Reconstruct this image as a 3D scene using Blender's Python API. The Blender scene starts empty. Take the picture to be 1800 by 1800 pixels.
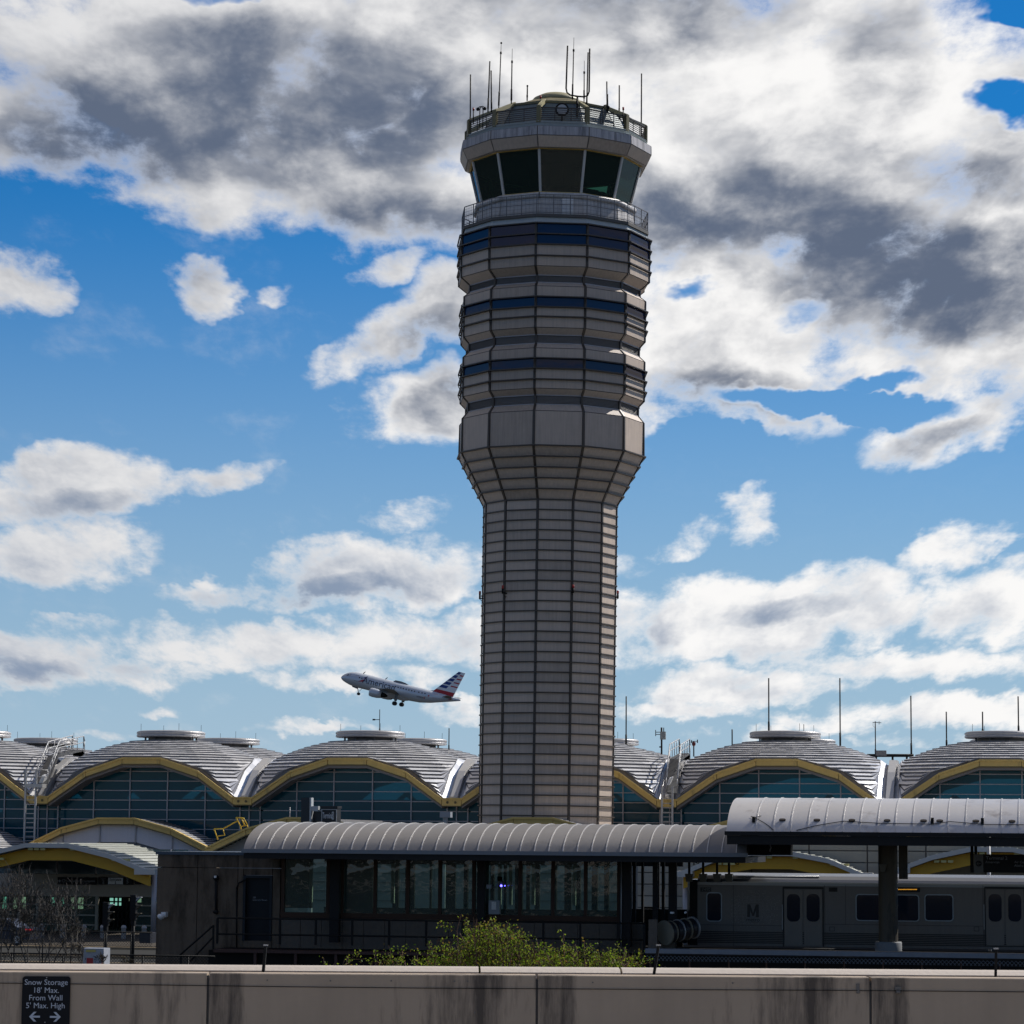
import bpy, math, random
from mathutils import Vector, Matrix
random.seed(7)
R = math.radians
scene = bpy.context.scene
col = scene.collection
# ------------------------------------------------------------------ camera
HC = 6.3; F = 5000.0; PITCH = math.atan(580/5000.0); YAW = R(10.5); ROLL = R(0.45)
_f = Vector((-math.sin(YAW)*math.cos(PITCH), math.cos(YAW)*math.cos(PITCH), math.sin(PITCH)))
_r0 = Vector((math.cos(YAW), math.sin(YAW), 0)); _u0 = _r0.cross(_f)
_r = _r0*math.cos(ROLL) + _u0*math.sin(ROLL); _u = _u0*math.cos(ROLL) - _r0*math.sin(ROLL)
CAM = Vector((0, 0, HC))
cd = bpy.data.cameras.new('camera'); cam = bpy.data.objects.new('camera', cd); col.objects.link(cam)
m = Matrix((( _r.x, _u.x, -_f.x), (_r.y, _u.y, -_f.y), (_r.z, _u.z, -_f.z))).to_4x4()
m.translation = CAM; cam.matrix_world = m
cd.sensor_width = 36; cd.lens = 36*F/1800; cd.clip_start = 0.1; cd.clip_end = 20000
scene.camera = cam
scene.render.resolution_x = scene.render.resolution_y = 1024
def ray(px, py): return _f + _r*((px-900)/F) + _u*((900-py)/F)
def P(px, py, Y):
    d = ray(px, py); return CAM + d*(Y/d.y)
def PZ(px, py, z):
    d = ray(px, py); return CAM + d*((z-HC)/d.z)
def PD(px, py, D):
    d = ray(px, py); return CAM + d*(D/math.hypot(d.x, d.y))
# ------------------------------------------------------------------ materials
MAT = {}
def mat(name, color, rough=0.6, metal=0.0, var=0.0, scale=3.0, streak=0.0, bump=0.0, island=0.0, spec=0.5, dirt=None, emit=None, coord='Object'):
    """procedural principled material: broad noise variation, vertical streaks, per-panel variation"""
    if name in MAT: return MAT[name]
    m = bpy.data.materials.new(name); m.use_nodes = True; MAT[name] = m
    nt = m.node_tree; N = nt.nodes; L = nt.links; b = N['Principled BSDF']
    b.inputs['Roughness'].default_value = rough; b.inputs['Metallic'].default_value = metal
    b.inputs['Specular IOR Level'].default_value = spec
    c = (*color, 1)
    b.inputs['Base Color'].default_value = c
    tc = N.new('ShaderNodeTexCoord')
    fac = None
    def add(v):
        nonlocal fac
        if fac is None: fac = v
        else:
            a = N.new('ShaderNodeMath'); a.operation = 'ADD'; L.new(fac, a.inputs[0]); L.new(v, a.inputs[1]); fac = a.outputs[0]
    def term(src, amp):
        s = N.new('ShaderNodeMath'); s.operation = 'MULTIPLY_ADD'; L.new(src, s.inputs[0]); s.inputs[1].default_value = amp*2; s.inputs[2].default_value = -amp
        add(s.outputs[0])
    if var:
        n = N.new('ShaderNodeTexNoise'); n.inputs['Scale'].default_value = scale; n.inputs['Detail'].default_value = 6; n.inputs['Roughness'].default_value = 0.65
        L.new(tc.outputs[coord], n.inputs['Vector']); term(n.outputs['Fac'], var)
    if streak:
        mp = N.new('ShaderNodeMapping'); mp.inputs['Scale'].default_value = (6, 6, 0.35)
        L.new(tc.outputs[coord], mp.inputs['Vector'])
        n2 = N.new('ShaderNodeTexNoise'); n2.inputs['Scale'].default_value = 1.2; n2.inputs['Detail'].default_value = 5
        L.new(mp.outputs[0], n2.inputs['Vector']); term(n2.outputs['Fac'], streak)
    if island:
        g = N.new('ShaderNodeNewGeometry'); term(g.outputs['Random Per Island'], island)
    if fac is not None:
        k = N.new('ShaderNodeMath'); k.operation = 'ADD'; k.inputs[1].default_value = 1.0; L.new(fac, k.inputs[0])
        v = N.new('ShaderNodeVectorMath'); v.operation = 'SCALE'; v.inputs[0].default_value = color; L.new(k.outputs[0], v.inputs['Scale'])
        out = v.outputs[0]
        if dirt:
            dcol, dscale, lo, hi, zs = dirt
            mp = N.new('ShaderNodeMapping'); mp.inputs['Scale'].default_value = (dscale, dscale, dscale*zs); L.new(tc.outputs[coord], mp.inputs['Vector'])
            n3 = N.new('ShaderNodeTexNoise'); n3.inputs['Scale'].default_value = 1; n3.inputs['Detail'].default_value = 8; n3.inputs['Roughness'].default_value = 0.7
            L.new(mp.outputs[0], n3.inputs['Vector'])
            mr = N.new('ShaderNodeMapRange'); mr.inputs['From Min'].default_value = lo; mr.inputs['From Max'].default_value = hi; L.new(n3.outputs['Fac'], mr.inputs['Value'])
            mx = N.new('ShaderNodeMix'); mx.data_type = 'RGBA'; L.new(mr.outputs[0], mx.inputs['Factor']); L.new(out, mx.inputs['A']); mx.inputs['B'].default_value = (*dcol, 1)
            out = mx.outputs['Result']
        L.new(out, b.inputs['Base Color'])
        rr = N.new('ShaderNodeMath'); rr.operation = 'MULTIPLY_ADD'; rr.inputs[1].default_value = 0.35; rr.inputs[2].default_value = rough; rr.use_clamp = True
        L.new(fac, rr.inputs[0]); L.new(rr.outputs[0], b.inputs['Roughness'])
    if bump:
        n4 = N.new('ShaderNodeTexNoise'); n4.inputs['Scale'].default_value = scale*6; n4.inputs['Detail'].default_value = 4
        L.new(tc.outputs[coord], n4.inputs['Vector'])
        bp = N.new('ShaderNodeBump'); bp.inputs['Strength'].default_value = bump; bp.inputs['Distance'].default_value = 0.02
        L.new(n4.outputs['Fac'], bp.inputs['Height']); L.new(bp.outputs[0], b.inputs['Normal'])
    if emit:
        b.inputs['Emission Color'].default_value = (*emit[0], 1); b.inputs['Emission Strength'].default_value = emit[1]
    return m
def glass(name, tint, trans, rough=0.02, refl=1.0, wavy=0.0):
    """window glass: fresnel reflection over a mix of dark tinted film and see-through"""
    m = bpy.data.materials.new(name); m.use_nodes = True; MAT[name] = m
    nt = m.node_tree; N = nt.nodes; L = nt.links; N.remove(N['Principled BSDF'])
    out = N['Material Output']
    tr = N.new('ShaderNodeBsdfTransparent'); tr.inputs[0].default_value = (*tint, 1)
    df = N.new('ShaderNodeBsdfDiffuse'); df.inputs[0].default_value = (tint[0]*.6, tint[1]*.6, tint[2]*.6, 1)
    mx = N.new('ShaderNodeMixShader'); mx.inputs[0].default_value = trans; L.new(df.outputs[0], mx.inputs[1]); L.new(tr.outputs[0], mx.inputs[2])
    gl = N.new('ShaderNodeBsdfGlossy'); gl.inputs['Roughness'].default_value = rough; gl.inputs['Color'].default_value = (refl, refl, refl, 1)
    fr = N.new('ShaderNodeFresnel'); fr.inputs['IOR'].default_value = 1.5
    if wavy:
        n = N.new('ShaderNodeTexNoise'); n.inputs['Scale'].default_value = 0.8; n.inputs['Detail'].default_value = 3
        tc = N.new('ShaderNodeTexCoord'); L.new(tc.outputs['Object'], n.inputs['Vector'])
        bp = N.new('ShaderNodeBump'); bp.inputs['Strength'].default_value = wavy; bp.inputs['Distance'].default_value = 0.05
        L.new(n.outputs['Fac'], bp.inputs['Height']); L.new(bp.outputs[0], gl.inputs['Normal'])
    m2 = N.new('ShaderNodeMixShader'); L.new(fr.outputs[0], m2.inputs[0]); L.new(mx.outputs[0], m2.inputs[1]); L.new(gl.outputs[0], m2.inputs[2])
    L.new(m2.outputs[0], out.inputs['Surface'])
    return m
# ------------------------------------------------------------------ mesh builder
WO = {}      # world origin of every object
class MB:
    def __init__(s): s.v = []; s.f = []; s.mi = []; s.sm = []
    def face(s, pts, mi=0, smooth=False):
        i = len(s.v); s.v += [Vector(p) for p in pts]; s.f.append(tuple(range(i, i+len(pts)))); s.mi.append(mi); s.sm.append(smooth); return s
    def box(s, a, b, mi=0):
        x0, x1 = sorted((a[0], b[0])); y0, y1 = sorted((a[1], b[1])); z0, z1 = sorted((a[2], b[2]))
        c = [(x0,y0,z0),(x1,y0,z0),(x1,y1,z0),(x0,y1,z0),(x0,y0,z1),(x1,y0,z1),(x1,y1,z1),(x0,y1,z1)]
        return s.hexa(c, mi)
    def hexa(s, c, mi=0):
        i = len(s.v); s.v += [Vector(p) for p in c]
        for q in ((3,2,1,0),(4,5,6,7),(0,1,5,4),(1,2,6,5),(2,3,7,6),(3,0,4,7)):
            s.f.append(tuple(i+k for k in q)); s.mi.append(mi); s.sm.append(False)
        return s
    def bar(s, a, b, w, h=None, mi=0, up=(0,0,1)):
        """box along a->b, w across, h along up"""
        a, b = Vector(a), Vector(b); h = h or w; d = (b-a)
        if d.length < 1e-6: return s
        d.normalize(); up = Vector(up)
        x = d.cross(up)
        if x.length < 1e-4: x = d.cross(Vector((1,0,0)))
        x.normalize(); y = x.cross(d).normalized(); x *= w/2; y *= h/2
        return s.hexa([a-x-y, a+x-y, b+x-y, b-x-y, a-x+y, a+x+y, b+x+y, b-x+y], mi)
    def tube(s, pts, r, n=6, mi=0, caps=True):
        pts = [Vector(p) for p in pts]; rr = r if isinstance(r, (list, tuple)) else [r]*len(pts)
        rings = []; up = None
        for k, p in enumerate(pts):
            d = (pts[min(k+1, len(pts)-1)] - pts[max(k-1, 0)]).normalized()
            if up is None:
                up = d.cross(Vector((0,0,1)));
                if up.length < 1e-3: up = Vector((1,0,0))
                up.normalize()
            x = (up - d*up.dot(d)); x = x.normalized() if x.length > 1e-5 else d.orthogonal().normalized()
            up = x; y = d.cross(x)
            i0 = len(s.v)
            for j in range(n):
                a = 2*math.pi*j/n; s.v.append(p + (x*math.cos(a)+y*math.sin(a))*rr[k])
            rings.append(i0)
        for a, b in zip(rings, rings[1:]):
            for j in range(n):
                s.f.append((a+j, a+(j+1)%n, b+(j+1)%n, b+j)); s.mi.append(mi); s.sm.append(n > 4)
        if caps:
            s.f.append(tuple(rings[0]+j for j in reversed(range(n)))); s.mi.append(mi); s.sm.append(False)
            s.f.append(tuple(rings[-1]+j for j in range(n))); s.mi.append(mi); s.sm.append(False)
        return s
    def lathe(s, c, prof, n=24, mi=0, smooth=True, a0=0.0, axis=None):
        """profile [(r,z)] round a vertical axis through c"""
        c = Vector(c); i0 = len(s.v)
        for r, z in prof:
            for j in range(n):
                a = a0 + 2*math.pi*j/n
                s.v.append(c + Vector((r*math.cos(a), r*math.sin(a), z)))
        for k in range(len(prof)-1):
            for j in range(n):
                s.f.append((i0+k*n+j, i0+k*n+(j+1)%n, i0+(k+1)*n+(j+1)%n, i0+(k+1)*n+j)); s.mi.append(mi); s.sm.append(smooth)
        return s
    def prism(s, poly, ext, mi=0):
        """closed polygon extruded by vector ext"""
        n = len(poly); poly = [Vector(p) for p in poly]; e = Vector(ext); i = len(s.v)
        s.v += poly + [p+e for p in poly]
        s.f.append(tuple(i+k for k in range(n))); s.f.append(tuple(i+n+k for k in reversed(range(n))))
        s.mi += [mi, mi]; s.sm += [False, False]
        for k in range(n):
            s.f.append((i+k, i+n+k, i+n+(k+1)%n, i+(k+1)%n)); s.mi.append(mi); s.sm.append(False)
        return s
    def ball(s, c, r, n=10, mi=0, sz=1.0):
        prof = [(r*math.sin(math.pi*k/6), -r*sz*math.cos(math.pi*k/6)) for k in range(7)]
        return s.lathe(c, prof, n, mi)
    def build(s, name, mats, parent=None, origin=None):
        if not isinstance(mats, (list, tuple)): mats = [mats]
        xs = [p.x for p in s.v]; ys = [p.y for p in s.v]; zs = [p.z for p in s.v]
        o = Vector(origin) if origin is not None else Vector(((min(xs)+max(xs))/2, (min(ys)+max(ys))/2, min(zs)))
        me = bpy.data.meshes.new(name); me.from_pydata([tuple(p-o) for p in s.v], [], s.f)
        for mt in mats: me.materials.append(mt)
        me.polygons.foreach_set('material_index', s.mi); me.polygons.foreach_set('use_smooth', s.sm)
        me.update()
        ob = bpy.data.objects.new(name, me); col.objects.link(ob)
        if parent is not None: ob.parent = parent; ob.location = o - WO[parent.name]
        else: ob.location = o
        WO[ob.name] = o
        return ob
def thing(name, label, cat, loc, group=None):
    o = bpy.data.objects.new(name, None); col.objects.link(o); o.empty_display_size = 0.3
    o.location = Vector(loc); WO[o.name] = Vector(loc); o['label'] = label; o['category'] = cat
    if group: o['group'] = group
    return o
def tag(o, label, cat, group=None):
    o['label'] = label; o['category'] = cat
    if group: o['group'] = group
    return o
def struct(o): o['kind'] = 'structure'; return o
def dup_part(ob, parent, delta=(0,0,0)):
    c = ob.copy(); col.objects.link(c); c.parent = parent
    WO[c.name] = WO[ob.name] + Vector(delta)
    c.location = WO[c.name] - WO[parent.name]
    return c
def dup_thing(root, loc, label, group=None, rotz=None):
    r = root.copy(); col.objects.link(r); r.location = Vector(loc); WO[r.name] = Vector(loc); r['label'] = label
    if rotz is not None: r.rotation_euler = (0, 0, rotz)
    if group: r['group'] = group
    for ch in list(root.children):
        c = ch.copy(); col.objects.link(c); c.parent = r; WO[c.name] = WO[ch.name]-WO[root.name]+Vector(loc)
        for g in list(ch.children):
            d = g.copy(); col.objects.link(d); d.parent = c
    return r
def text(s, size, mtl, name, M, parent, sx=1.0, depth=0.004, bold=0.0, space=1.0):
    """lettering as a mesh; M places local text axes (x right, y up, z out of the face)"""
    cu = bpy.data.curves.new(name, 'FONT'); cu.body = s; cu.size = size; cu.extrude = depth; cu.align_x = 'CENTER'; cu.align_y = 'CENTER'; cu.space_character = space
    cu.resolution_u = 3; cu.offset = bold
    ob = bpy.data.objects.new(name+'_tmp', cu); col.objects.link(ob)
    dg = bpy.context.evaluated_depsgraph_get(); me = bpy.data.meshes.new_from_object(ob.evaluated_get(dg))
    bpy.data.objects.remove(ob); bpy.data.curves.remove(cu)
    me.name = name; me.transform(Matrix.Diagonal((sx, 1, 1, 1))); me.materials.clear(); me.materials.append(mtl)
    M = M.copy(); o = M.translation.copy(); M3 = M.copy(); M3.translation = (0,0,0); me.transform(M3)
    n = bpy.data.objects.new(name, me); col.objects.link(n)
    if parent is not None: n.parent = parent; n.location = o - WO[parent.name]
    else: n.location = o
    WO[n.name] = o
    return n
def face_matrix(p, right=(1,0,0), up=(0,0,1)):
    r = Vector(right).normalized(); u = Vector(up).normalized(); o = r.cross(u)
    M = Matrix(((r.x,u.x,o.x,p[0]),(r.y,u.y,o.y,p[1]),(r.z,u.z,o.z,p[2]),(0,0,0,1)))
    return M
# px-rectangle in the plane y=Y -> x0,x1,z0,z1
def rect(x0, y0, x1, y1, Y):
    ym = (y0+y1)/2; xm = (x0+x1)/2
    return P(x0, ym, Y).x, P(x1, ym, Y).x, P(xm, y1, Y).z, P(xm, y0, Y).z
def boxpx(mb, x0, y0, x1, y1, Y, d, mi=0):
    a, b, c, e = rect(x0, y0, x1, y1, Y); return mb.box((a, Y, c), (b, Y+d, e), mi)
# ------------------------------------------------------------------ common materials
M_panel = mat('tower_panel', (.48,.39,.318), .55, .0, var=.12, scale=1.5, streak=.24, island=.16, bump=.15)
M_panelw = mat('tower_white_panel', (.52,.50,.49), .5, 0, var=.12, scale=2, streak=.35, bump=.2, dirt=((.16,.15,.15), 2.2, .55, .75, .15))
M_bronze = mat('dark_bronze', (.065,.052,.042), .45, .3, var=.2, scale=4)
M_black = mat('black_metal', (.012,.012,.012), .6, .0, var=.2, scale=5, spec=.15)
M_louver = mat('louver', (.24,.225,.215), .6, .0, var=.1)
M_fasc = mat('pale_blue_fascia', (.42,.45,.45), .5, 0, var=.12, scale=2, streak=.1)
M_yel = mat('yellow_beam', (.60,.42,.125), .5, 0, var=.14, scale=1.2, streak=.12, dirt=((.14,.10,.05), 1.4, .6, .8, .4))
M_yeld = mat('deep_yellow_beam', (.66,.35,.01), .5, 0, var=.12, scale=1.2)
M_olive = mat('olive_paint', (.17,.145,.07), .5, .1, var=.2, scale=3)
M_galv = mat('galvanised_steel', (.36,.36,.36), .5, .4, var=.15, scale=4)
M_white = mat('white_paint', (.72,.72,.72), .4, 0, var=.06, scale=3)
M_mull = mat('mullion_grey', (.36,.34,.35), .45, .3, var=.1)
M_dark = mat('dark_interior', (.010,.010,.010), .9, spec=.05)
# ------------------------------------------------------------------ control tower
from mathutils import Quaternion
TD = 200.0
_t0 = PD(957, 1480, TD); TC = Vector((_t0.x, _t0.y, 0)); _td = Vector((TC.x, TC.y, 0)).normalized(); _tr = Vector((_td.y, -_td.x, 0))
def tz(py, Rm=0.0):
    d = ray(957 + (1480-py)*.010, py); return HC + (TD - Rm*.98)*d.z/math.hypot(d.x, d.y)
def tR(rpx, z): return rpx*(TD*math.cos(PITCH)+(z-HC)*math.sin(PITCH))/F
def ring(rpx, py):
    R0 = rpx*TD/F; z = tz(py, R0); return (tR(rpx, z), z)
VA = [R(-10.5+30*k) for k in range(12)]
def tv(Rm, a, z): return TC + _td*(-Rm*math.cos(a)) + _tr*(Rm*math.sin(a)) + Vector((0,0,z))
tower = thing('control_tower', 'tall twelve-sided beige airport control tower with ribbed shaft and glazed cab', 'control tower', TC)
def ringbar(mb, Rm, z, h, d, mi=0, n=12, ang=None):
    """twelve-sided square ring"""
    A = ang or VA
    for k in range(len(A)):
        a, b = A[k], A[(k+1) % len(A)]
        c = [tv(Rm, a, z-h/2), tv(Rm, b, z-h/2), tv(Rm-d, b, z-h/2), tv(Rm-d, a, z-h/2), tv(Rm, a, z+h/2), tv(Rm, b, z+h/2), tv(Rm-d, b, z+h/2), tv(Rm-d, a, z+h/2)]
        mb.hexa(c, mi)
def facets(mb, r0, r1, mi=0, ks=range(12), inset=0.0, gap=0.0, out=0.0):
    (Ra, za), (Rb, zb) = r0, r1
    for k in ks:
        a, b = VA[k], VA[(k+1) % 12]
        p = [tv(Ra+out, a, za), tv(Ra+out, b, za), tv(Rb+out, b, zb), tv(Rb+out, a, zb)]
        if inset:
            e = (p[1]-p[0]).normalized()*inset; f = (p[3]-p[0]).normalized()*gap; g = (p[2]-p[1]).normalized()*gap
            p = [p[0]+e+f, p[1]-e+g, p[2]-e-g, p[3]+e-f]
        mb.face(p, mi)
def panel_rows(mb, r0, r1, n, mi=0):
    for i in range(n):
        t0, t1 = i/n, (i+1)/n
        a = (r0[0]+(r1[0]-r0[0])*t0, r0[1]+(r1[1]-r0[1])*t0); b = (r0[0]+(r1[0]-r0[0])*t1, r0[1]+(r1[1]-r0[1])*t1)
        facets(mb, a, b, mi, inset=.10, gap=.045, out=.045)
def strip(prof, a, w, name='mullion', m_=None, o0=.10, i0=-.05):
    mb = MB(); 
    for (Ra, za), (Rb, zb) in zip(prof, prof[1:]):
        if abs(za-zb) + abs(Ra-Rb) < .02: continue
        t = _td*math.sin(a) + _tr*math.cos(a); t = t.normalized()*w/2
        pa0, pa1, pb0, pb1 = tv(Ra+i0, a, za), tv(Ra+o0, a, za), tv(Rb+i0, a, zb), tv(Rb+o0, a, zb)
        mb.hexa([pa0-t, pa0+t, pa1+t, pa1-t, pb0-t, pb0+t, pb1+t, pb1-t])
    return mb.build(name, m_ or M_bronze, tower)
base = (tR(117.5, 5), 0.0); top_shaft = ring(117.5, 878); cor_top = ring(164, 783); drum_top = ring(163, 722)
Rneck = 153
# shaft
n_sh = 31; row = (top_shaft[1]-ring(117.5,1434)[1])/n_sh; nlow = int(ring(117.5,1434)[1]/row)
z_low = ring(117.5,1434)[1] - nlow*row
mb = MB(); panel_rows(mb, (base[0], z_low), top_shaft, n_sh+nlow); mb.build('shaft_cladding', M_panel, tower)
core_m = mat('panel_joint', (.16,.14,.125), .7, 0, var=.1)
mb = MB(); facets(mb, base, top_shaft); facets(mb, top_shaft, cor_top); mb.build('shaft_wall', core_m, tower)
mb = MB(); panel_rows(mb, top_shaft, cor_top, 5); mb.build('corbel_cladding', M_panel, tower)
for i in range(n_sh+nlow+1):
    z = z_low + i*row
    if z < 3: continue
    mb = MB(); ringbar(mb, base[0]+.22, z, .08, .10); 
    for a in VA:
        mb.bar(tv(base[0], a, z), tv(base[0]+.2, a, z), .06, .06)
    mb.build('cladding_rail', M_bronze, tower)
for i in range(1, 6):
    t = i/5; Rm = top_shaft[0]+(cor_top[0]-top_shaft[0])*t; z = top_shaft[1]+(cor_top[1]-top_shaft[1])*t
    mb = MB(); ringbar(mb, Rm+.22, z, .09, .12); mb.build('cladding_rail', M_bronze, tower)
# drum and floors : list of (rpx, py) from the bottom up with kinds
glass_blue = glass('blue_window_glass', (.012,.035,.13), .10, .03, .75, .03)
def floor(seq):
    prof = [ring(*p[:2]) for p in seq]
    for (q, s0, s1) in zip(seq, prof, prof[1:]):
        kind = q[2]
        mb = MB()
        if kind == 'panel': facets(mb, s0, s1, 0, inset=.09, gap=.03, out=.04); facets(mb, s0, s1, 1); mb.build('wall_panel', [M_panel, core_m], tower)
        elif kind == 'louver':
            facets(mb, s0, s1, 0, out=-.06)
            nn = 7
            for i in range(nn):
                z = s0[1]+(s1[1]-s0[1])*(i+.5)/nn
                for k in range(12):
                    a, b = VA[k], VA[(k+1)%12]
                    mb.face([tv(s0[0]+.03, a, z-.035), tv(s0[0]+.03, b, z-.035), tv(s0[0]-.04, b, z+.035), tv(s0[0]-.04, a, z+.035)], 0)
            mb.build('louver_band', [M_louver, M_dark], tower)
        elif kind == 'window':
            for k in range(12):
                w = MB(); facets(w, s0, s1, 0, ks=[k], inset=.10, gap=.03, out=.02); w.build('window', glass_blue, tower)
            facets(mb, s0, s1, 0, out=-.25); mb.build('window_backing', M_dark, tower)
    return prof
def fins(rpx, py, out, strut=True):
    Rm, z = ring(rpx, py); mb = MB(); ringbar(mb, Rm+out, z, .08, .10)
    if out > .26:
        ringbar(mb, Rm+.12, z+.02, .07, .1)
        for a in VA:
            for da in (0,):
                mb.bar(tv(Rm, a+da, z-.02), tv(Rm+out-.02, a+da, z), .05, .06)
                mb.bar(tv(Rm, a+da, z-.62), tv(Rm+out-.04, a+da, z-.04), .04, .05)
    mb.build('sunshade_fin', M_bronze, tower)
f3 = [(163,783,'panel'), (163,722,'panel'), (Rneck,711,'louver'), (Rneck,695,'panel'), (163,683,'panel'), (163,667,'panel'), (163,648,'window'), (163,630,'panel'), (163,612,'panel'),
      (Rneck,604,'louver'), (Rneck,589,'panel'), (163,576,'panel'), (163,557,'panel'), (163,540,'window'), (163,522,'panel'), (163,503,'panel'),
      (Rneck,497,'louver'), (Rneck,484.5,'panel'), (169,468,'panel'), (169,450,'panel'), (169,430,'window'), (169,412,'window'), (169,393,'end')]
profile_up = floor(f3)
for r_, y_ in ((163,667),(163,648),(163,630),(163,557),(163,540),(163,522)): fins(r_, y_, .27)
for y_ in (450, 430, 412, 393): fins(168, y_, .27)
for y_ in (711,695,604,589,497,484.5): 
    Rm, z = ring(Rneck, y_); mb = MB(); ringbar(mb, Rm+.08, z, .06, .12); mb.build('cladding_rail', M_mull, tower)
allprof = [(base[0], 0), top_shaft, cor_top] + profile_up[1:]
for a in VA: strip(allprof, a, .155)
# fascia, gallery slab
mb = MB(); facets(mb, ring(166,392), ring(164,380)); mb.build('fascia', M_fasc, tower)
Rs, zs = ring(167.5, 376)
mb = MB(); 
for k in range(12):
    a, b = VA[k], VA[(k+1)%12]
    c = [TC+Vector((0,0,zs-.22)), tv(Rs, a, zs-.22), tv(Rs, b, zs-.22), TC+Vector((0,0,zs-.22))]
    mb.face([tv(0.01, a, zs-.22), tv(Rs, b, zs-.22), tv(Rs, a, zs-.22)]); mb.face([tv(0.01, a, zs), tv(Rs, a, zs), tv(Rs, b, zs)]); mb.face([tv(Rs,a,zs-.22), tv(Rs,b,zs-.22), tv(Rs,b,zs), tv(Rs,a,zs)])
mb.build('gallery_floor', mat('gallery_slab', (.09,.085,.08), .7, 0, var=.2), tower)
gr = MB(); rh = ring(167,342)[1]-zs
for k in range(12):
    a, b = VA[k], VA[(k+1)%12]; A0, B0 = tv(Rs-.06, a, zs), tv(Rs-.06, b, zs)
    for j in range(3):
        p = A0.lerp(B0, j/3); gr.bar(p, p+Vector((0,0,rh)), .06, .06)
    for h in (rh, rh*.5, .1): gr.bar(A0+Vector((0,0,h)), B0+Vector((0,0,h)), .05, .05)
    for j in range(1, 12):
        p = A0.lerp(B0, j/12); gr.bar(p, p+Vector((0,0,rh)), .012, .012)
    for j in range(1, 7): gr.bar(A0+Vector((0,0,rh*j/7)), B0+Vector((0,0,rh*j/7)), .012, .012)
gr.build('gallery_railing', mat('railing_grey', (.16,.15,.15), .5, .4, var=.1), tower)
# cab base wall and padded ledge
cb0 = (tR(143, zs), zs); cb1 = ring(139, 341)
mb = MB(); facets(mb, cb0, cb1, 0); panel_rows(mb, cb0, cb1, 1); mb.build('cab_base_wall', M_panelw, tower)
mb = MB(); pts = [tv(cb1[0]+.1, a, cb1[1]-.12) for a in VA]; pts.append(pts[0]); mb.tube(pts, .2, 10, caps=False); mb.build('cab_ledge', M_panelw, tower)
mb = MB()
e0 = tv(cb0[0], R(-10.5+30*.35), 0); 
for k_, t0, t1 in ((0, .52, .78),):
    A0, B0 = tv(cb0[0]+.10, VA[k_], zs+.05), tv(cb0[0]+.10, VA[k_+1], zs+.05)
    q0, q1 = A0.lerp(B0, t0), A0.lerp(B0, t1); n_ = -_td*.05
    mb.hexa([q0, q1, q1-n_*2, q0-n_*2, q0+Vector((0,0,1.25)), q1+Vector((0,0,1.25)), q1-n_*2+Vector((0,0,1.25)), q0-n_*2+Vector((0,0,1.25))])
mb.build('gallery_door', M_white, tower)
# cab glass
g0 = ring(134, 339); g1 = ring(151.5, 262)
glass_cab = glass('cab_glass', (.14,.30,.25), .85, .015, .5, .02)
for k in range(12):
    w = MB(); facets(w, g0, g1, 0, ks=[k], inset=.06, gap=.02); w.build('cab_window', glass_cab, tower)
for a in VA: strip([g0, g1], a, .17, 'cab_mullion', mat('cab_frame', (.55,.53,.50), .5, 0, var=.08), .09, -.09)
mb = MB(); 
for k in range(12):
    a, b = VA[k], VA[(k+1)%12]
    for z_, R_ in ((g0[1]+.02, g0[0]-.1), (g1[1]-.01, g1[0]-.1)): mb.face([tv(.01,a,z_), tv(R_,a,z_), tv(R_,b,z_)])
    mb.face([tv(1.9,a,g0[1]), tv(1.9,b,g0[1]), tv(1.9,b,g1[1]), tv(1.9,a,g1[1])])
for k in range(12):     # consoles round the cab
    a, b = VA[k]+.06, VA[(k+1)%12]-.06
    mb.hexa([tv(4.1,a,g0[1]), tv(4.1,b,g0[1]), tv(3.2,b,g0[1]), tv(3.2,a,g0[1]), tv(4.3,a,g0[1]+.75), tv(4.3,b,g0[1]+.75), tv(3.3,b,g0[1]+.95), tv(3.3,a,g0[1]+.95)])
mb.build('cab_interior', M_dark, tower)
for g_ in (g1, g0): mb = MB(); ringbar(mb, g_[0]+.12, g_[1]+(.02 if g_ is g1 else -.02), .12, .3); mb.build('cab_frame_ring', M_yel, tower)
# flared parapet
s0, s1, s2, s3 = ring(153,261), ring(161,259.5), ring(170.5,238), ring(170,221.5)
mb = MB(); facets(mb, s0, s1); mb.build('soffit', M_panelw, tower)
mb = MB(); facets(mb, s1, s2, 1); facets(mb, s1, s2, 0, inset=.05, gap=.03, out=.03); mb.build('flared_panel', [M_panel, core_m], tower)
mb = MB(); facets(mb, s2, s3, 1); facets(mb, s2, s3, 0, inset=.04, gap=.03, out=.03); mb.build('parapet_panel', [mat('stained_parapet', (.40,.385,.40), .6, 0, var=.15, scale=2, streak=.5, dirt=((.10,.095,.10), 3.0, .5, .7, .1)), core_m], tower)
s4 = (s3[0]-.45, s3[1]+.04); s5 = ring(163.5, 213)
mb = MB(); facets(mb, s3, s4); facets(mb, s4, s5); 
for k in range(12): mb.face([tv(.01,VA[k],s5[1]-.12), tv(s5[0],VA[k],s5[1]-.12), tv(s5[0],VA[(k+1)%12],s5[1]-.12)])
mb.build('roof_kerb', M_fasc, tower)
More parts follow.
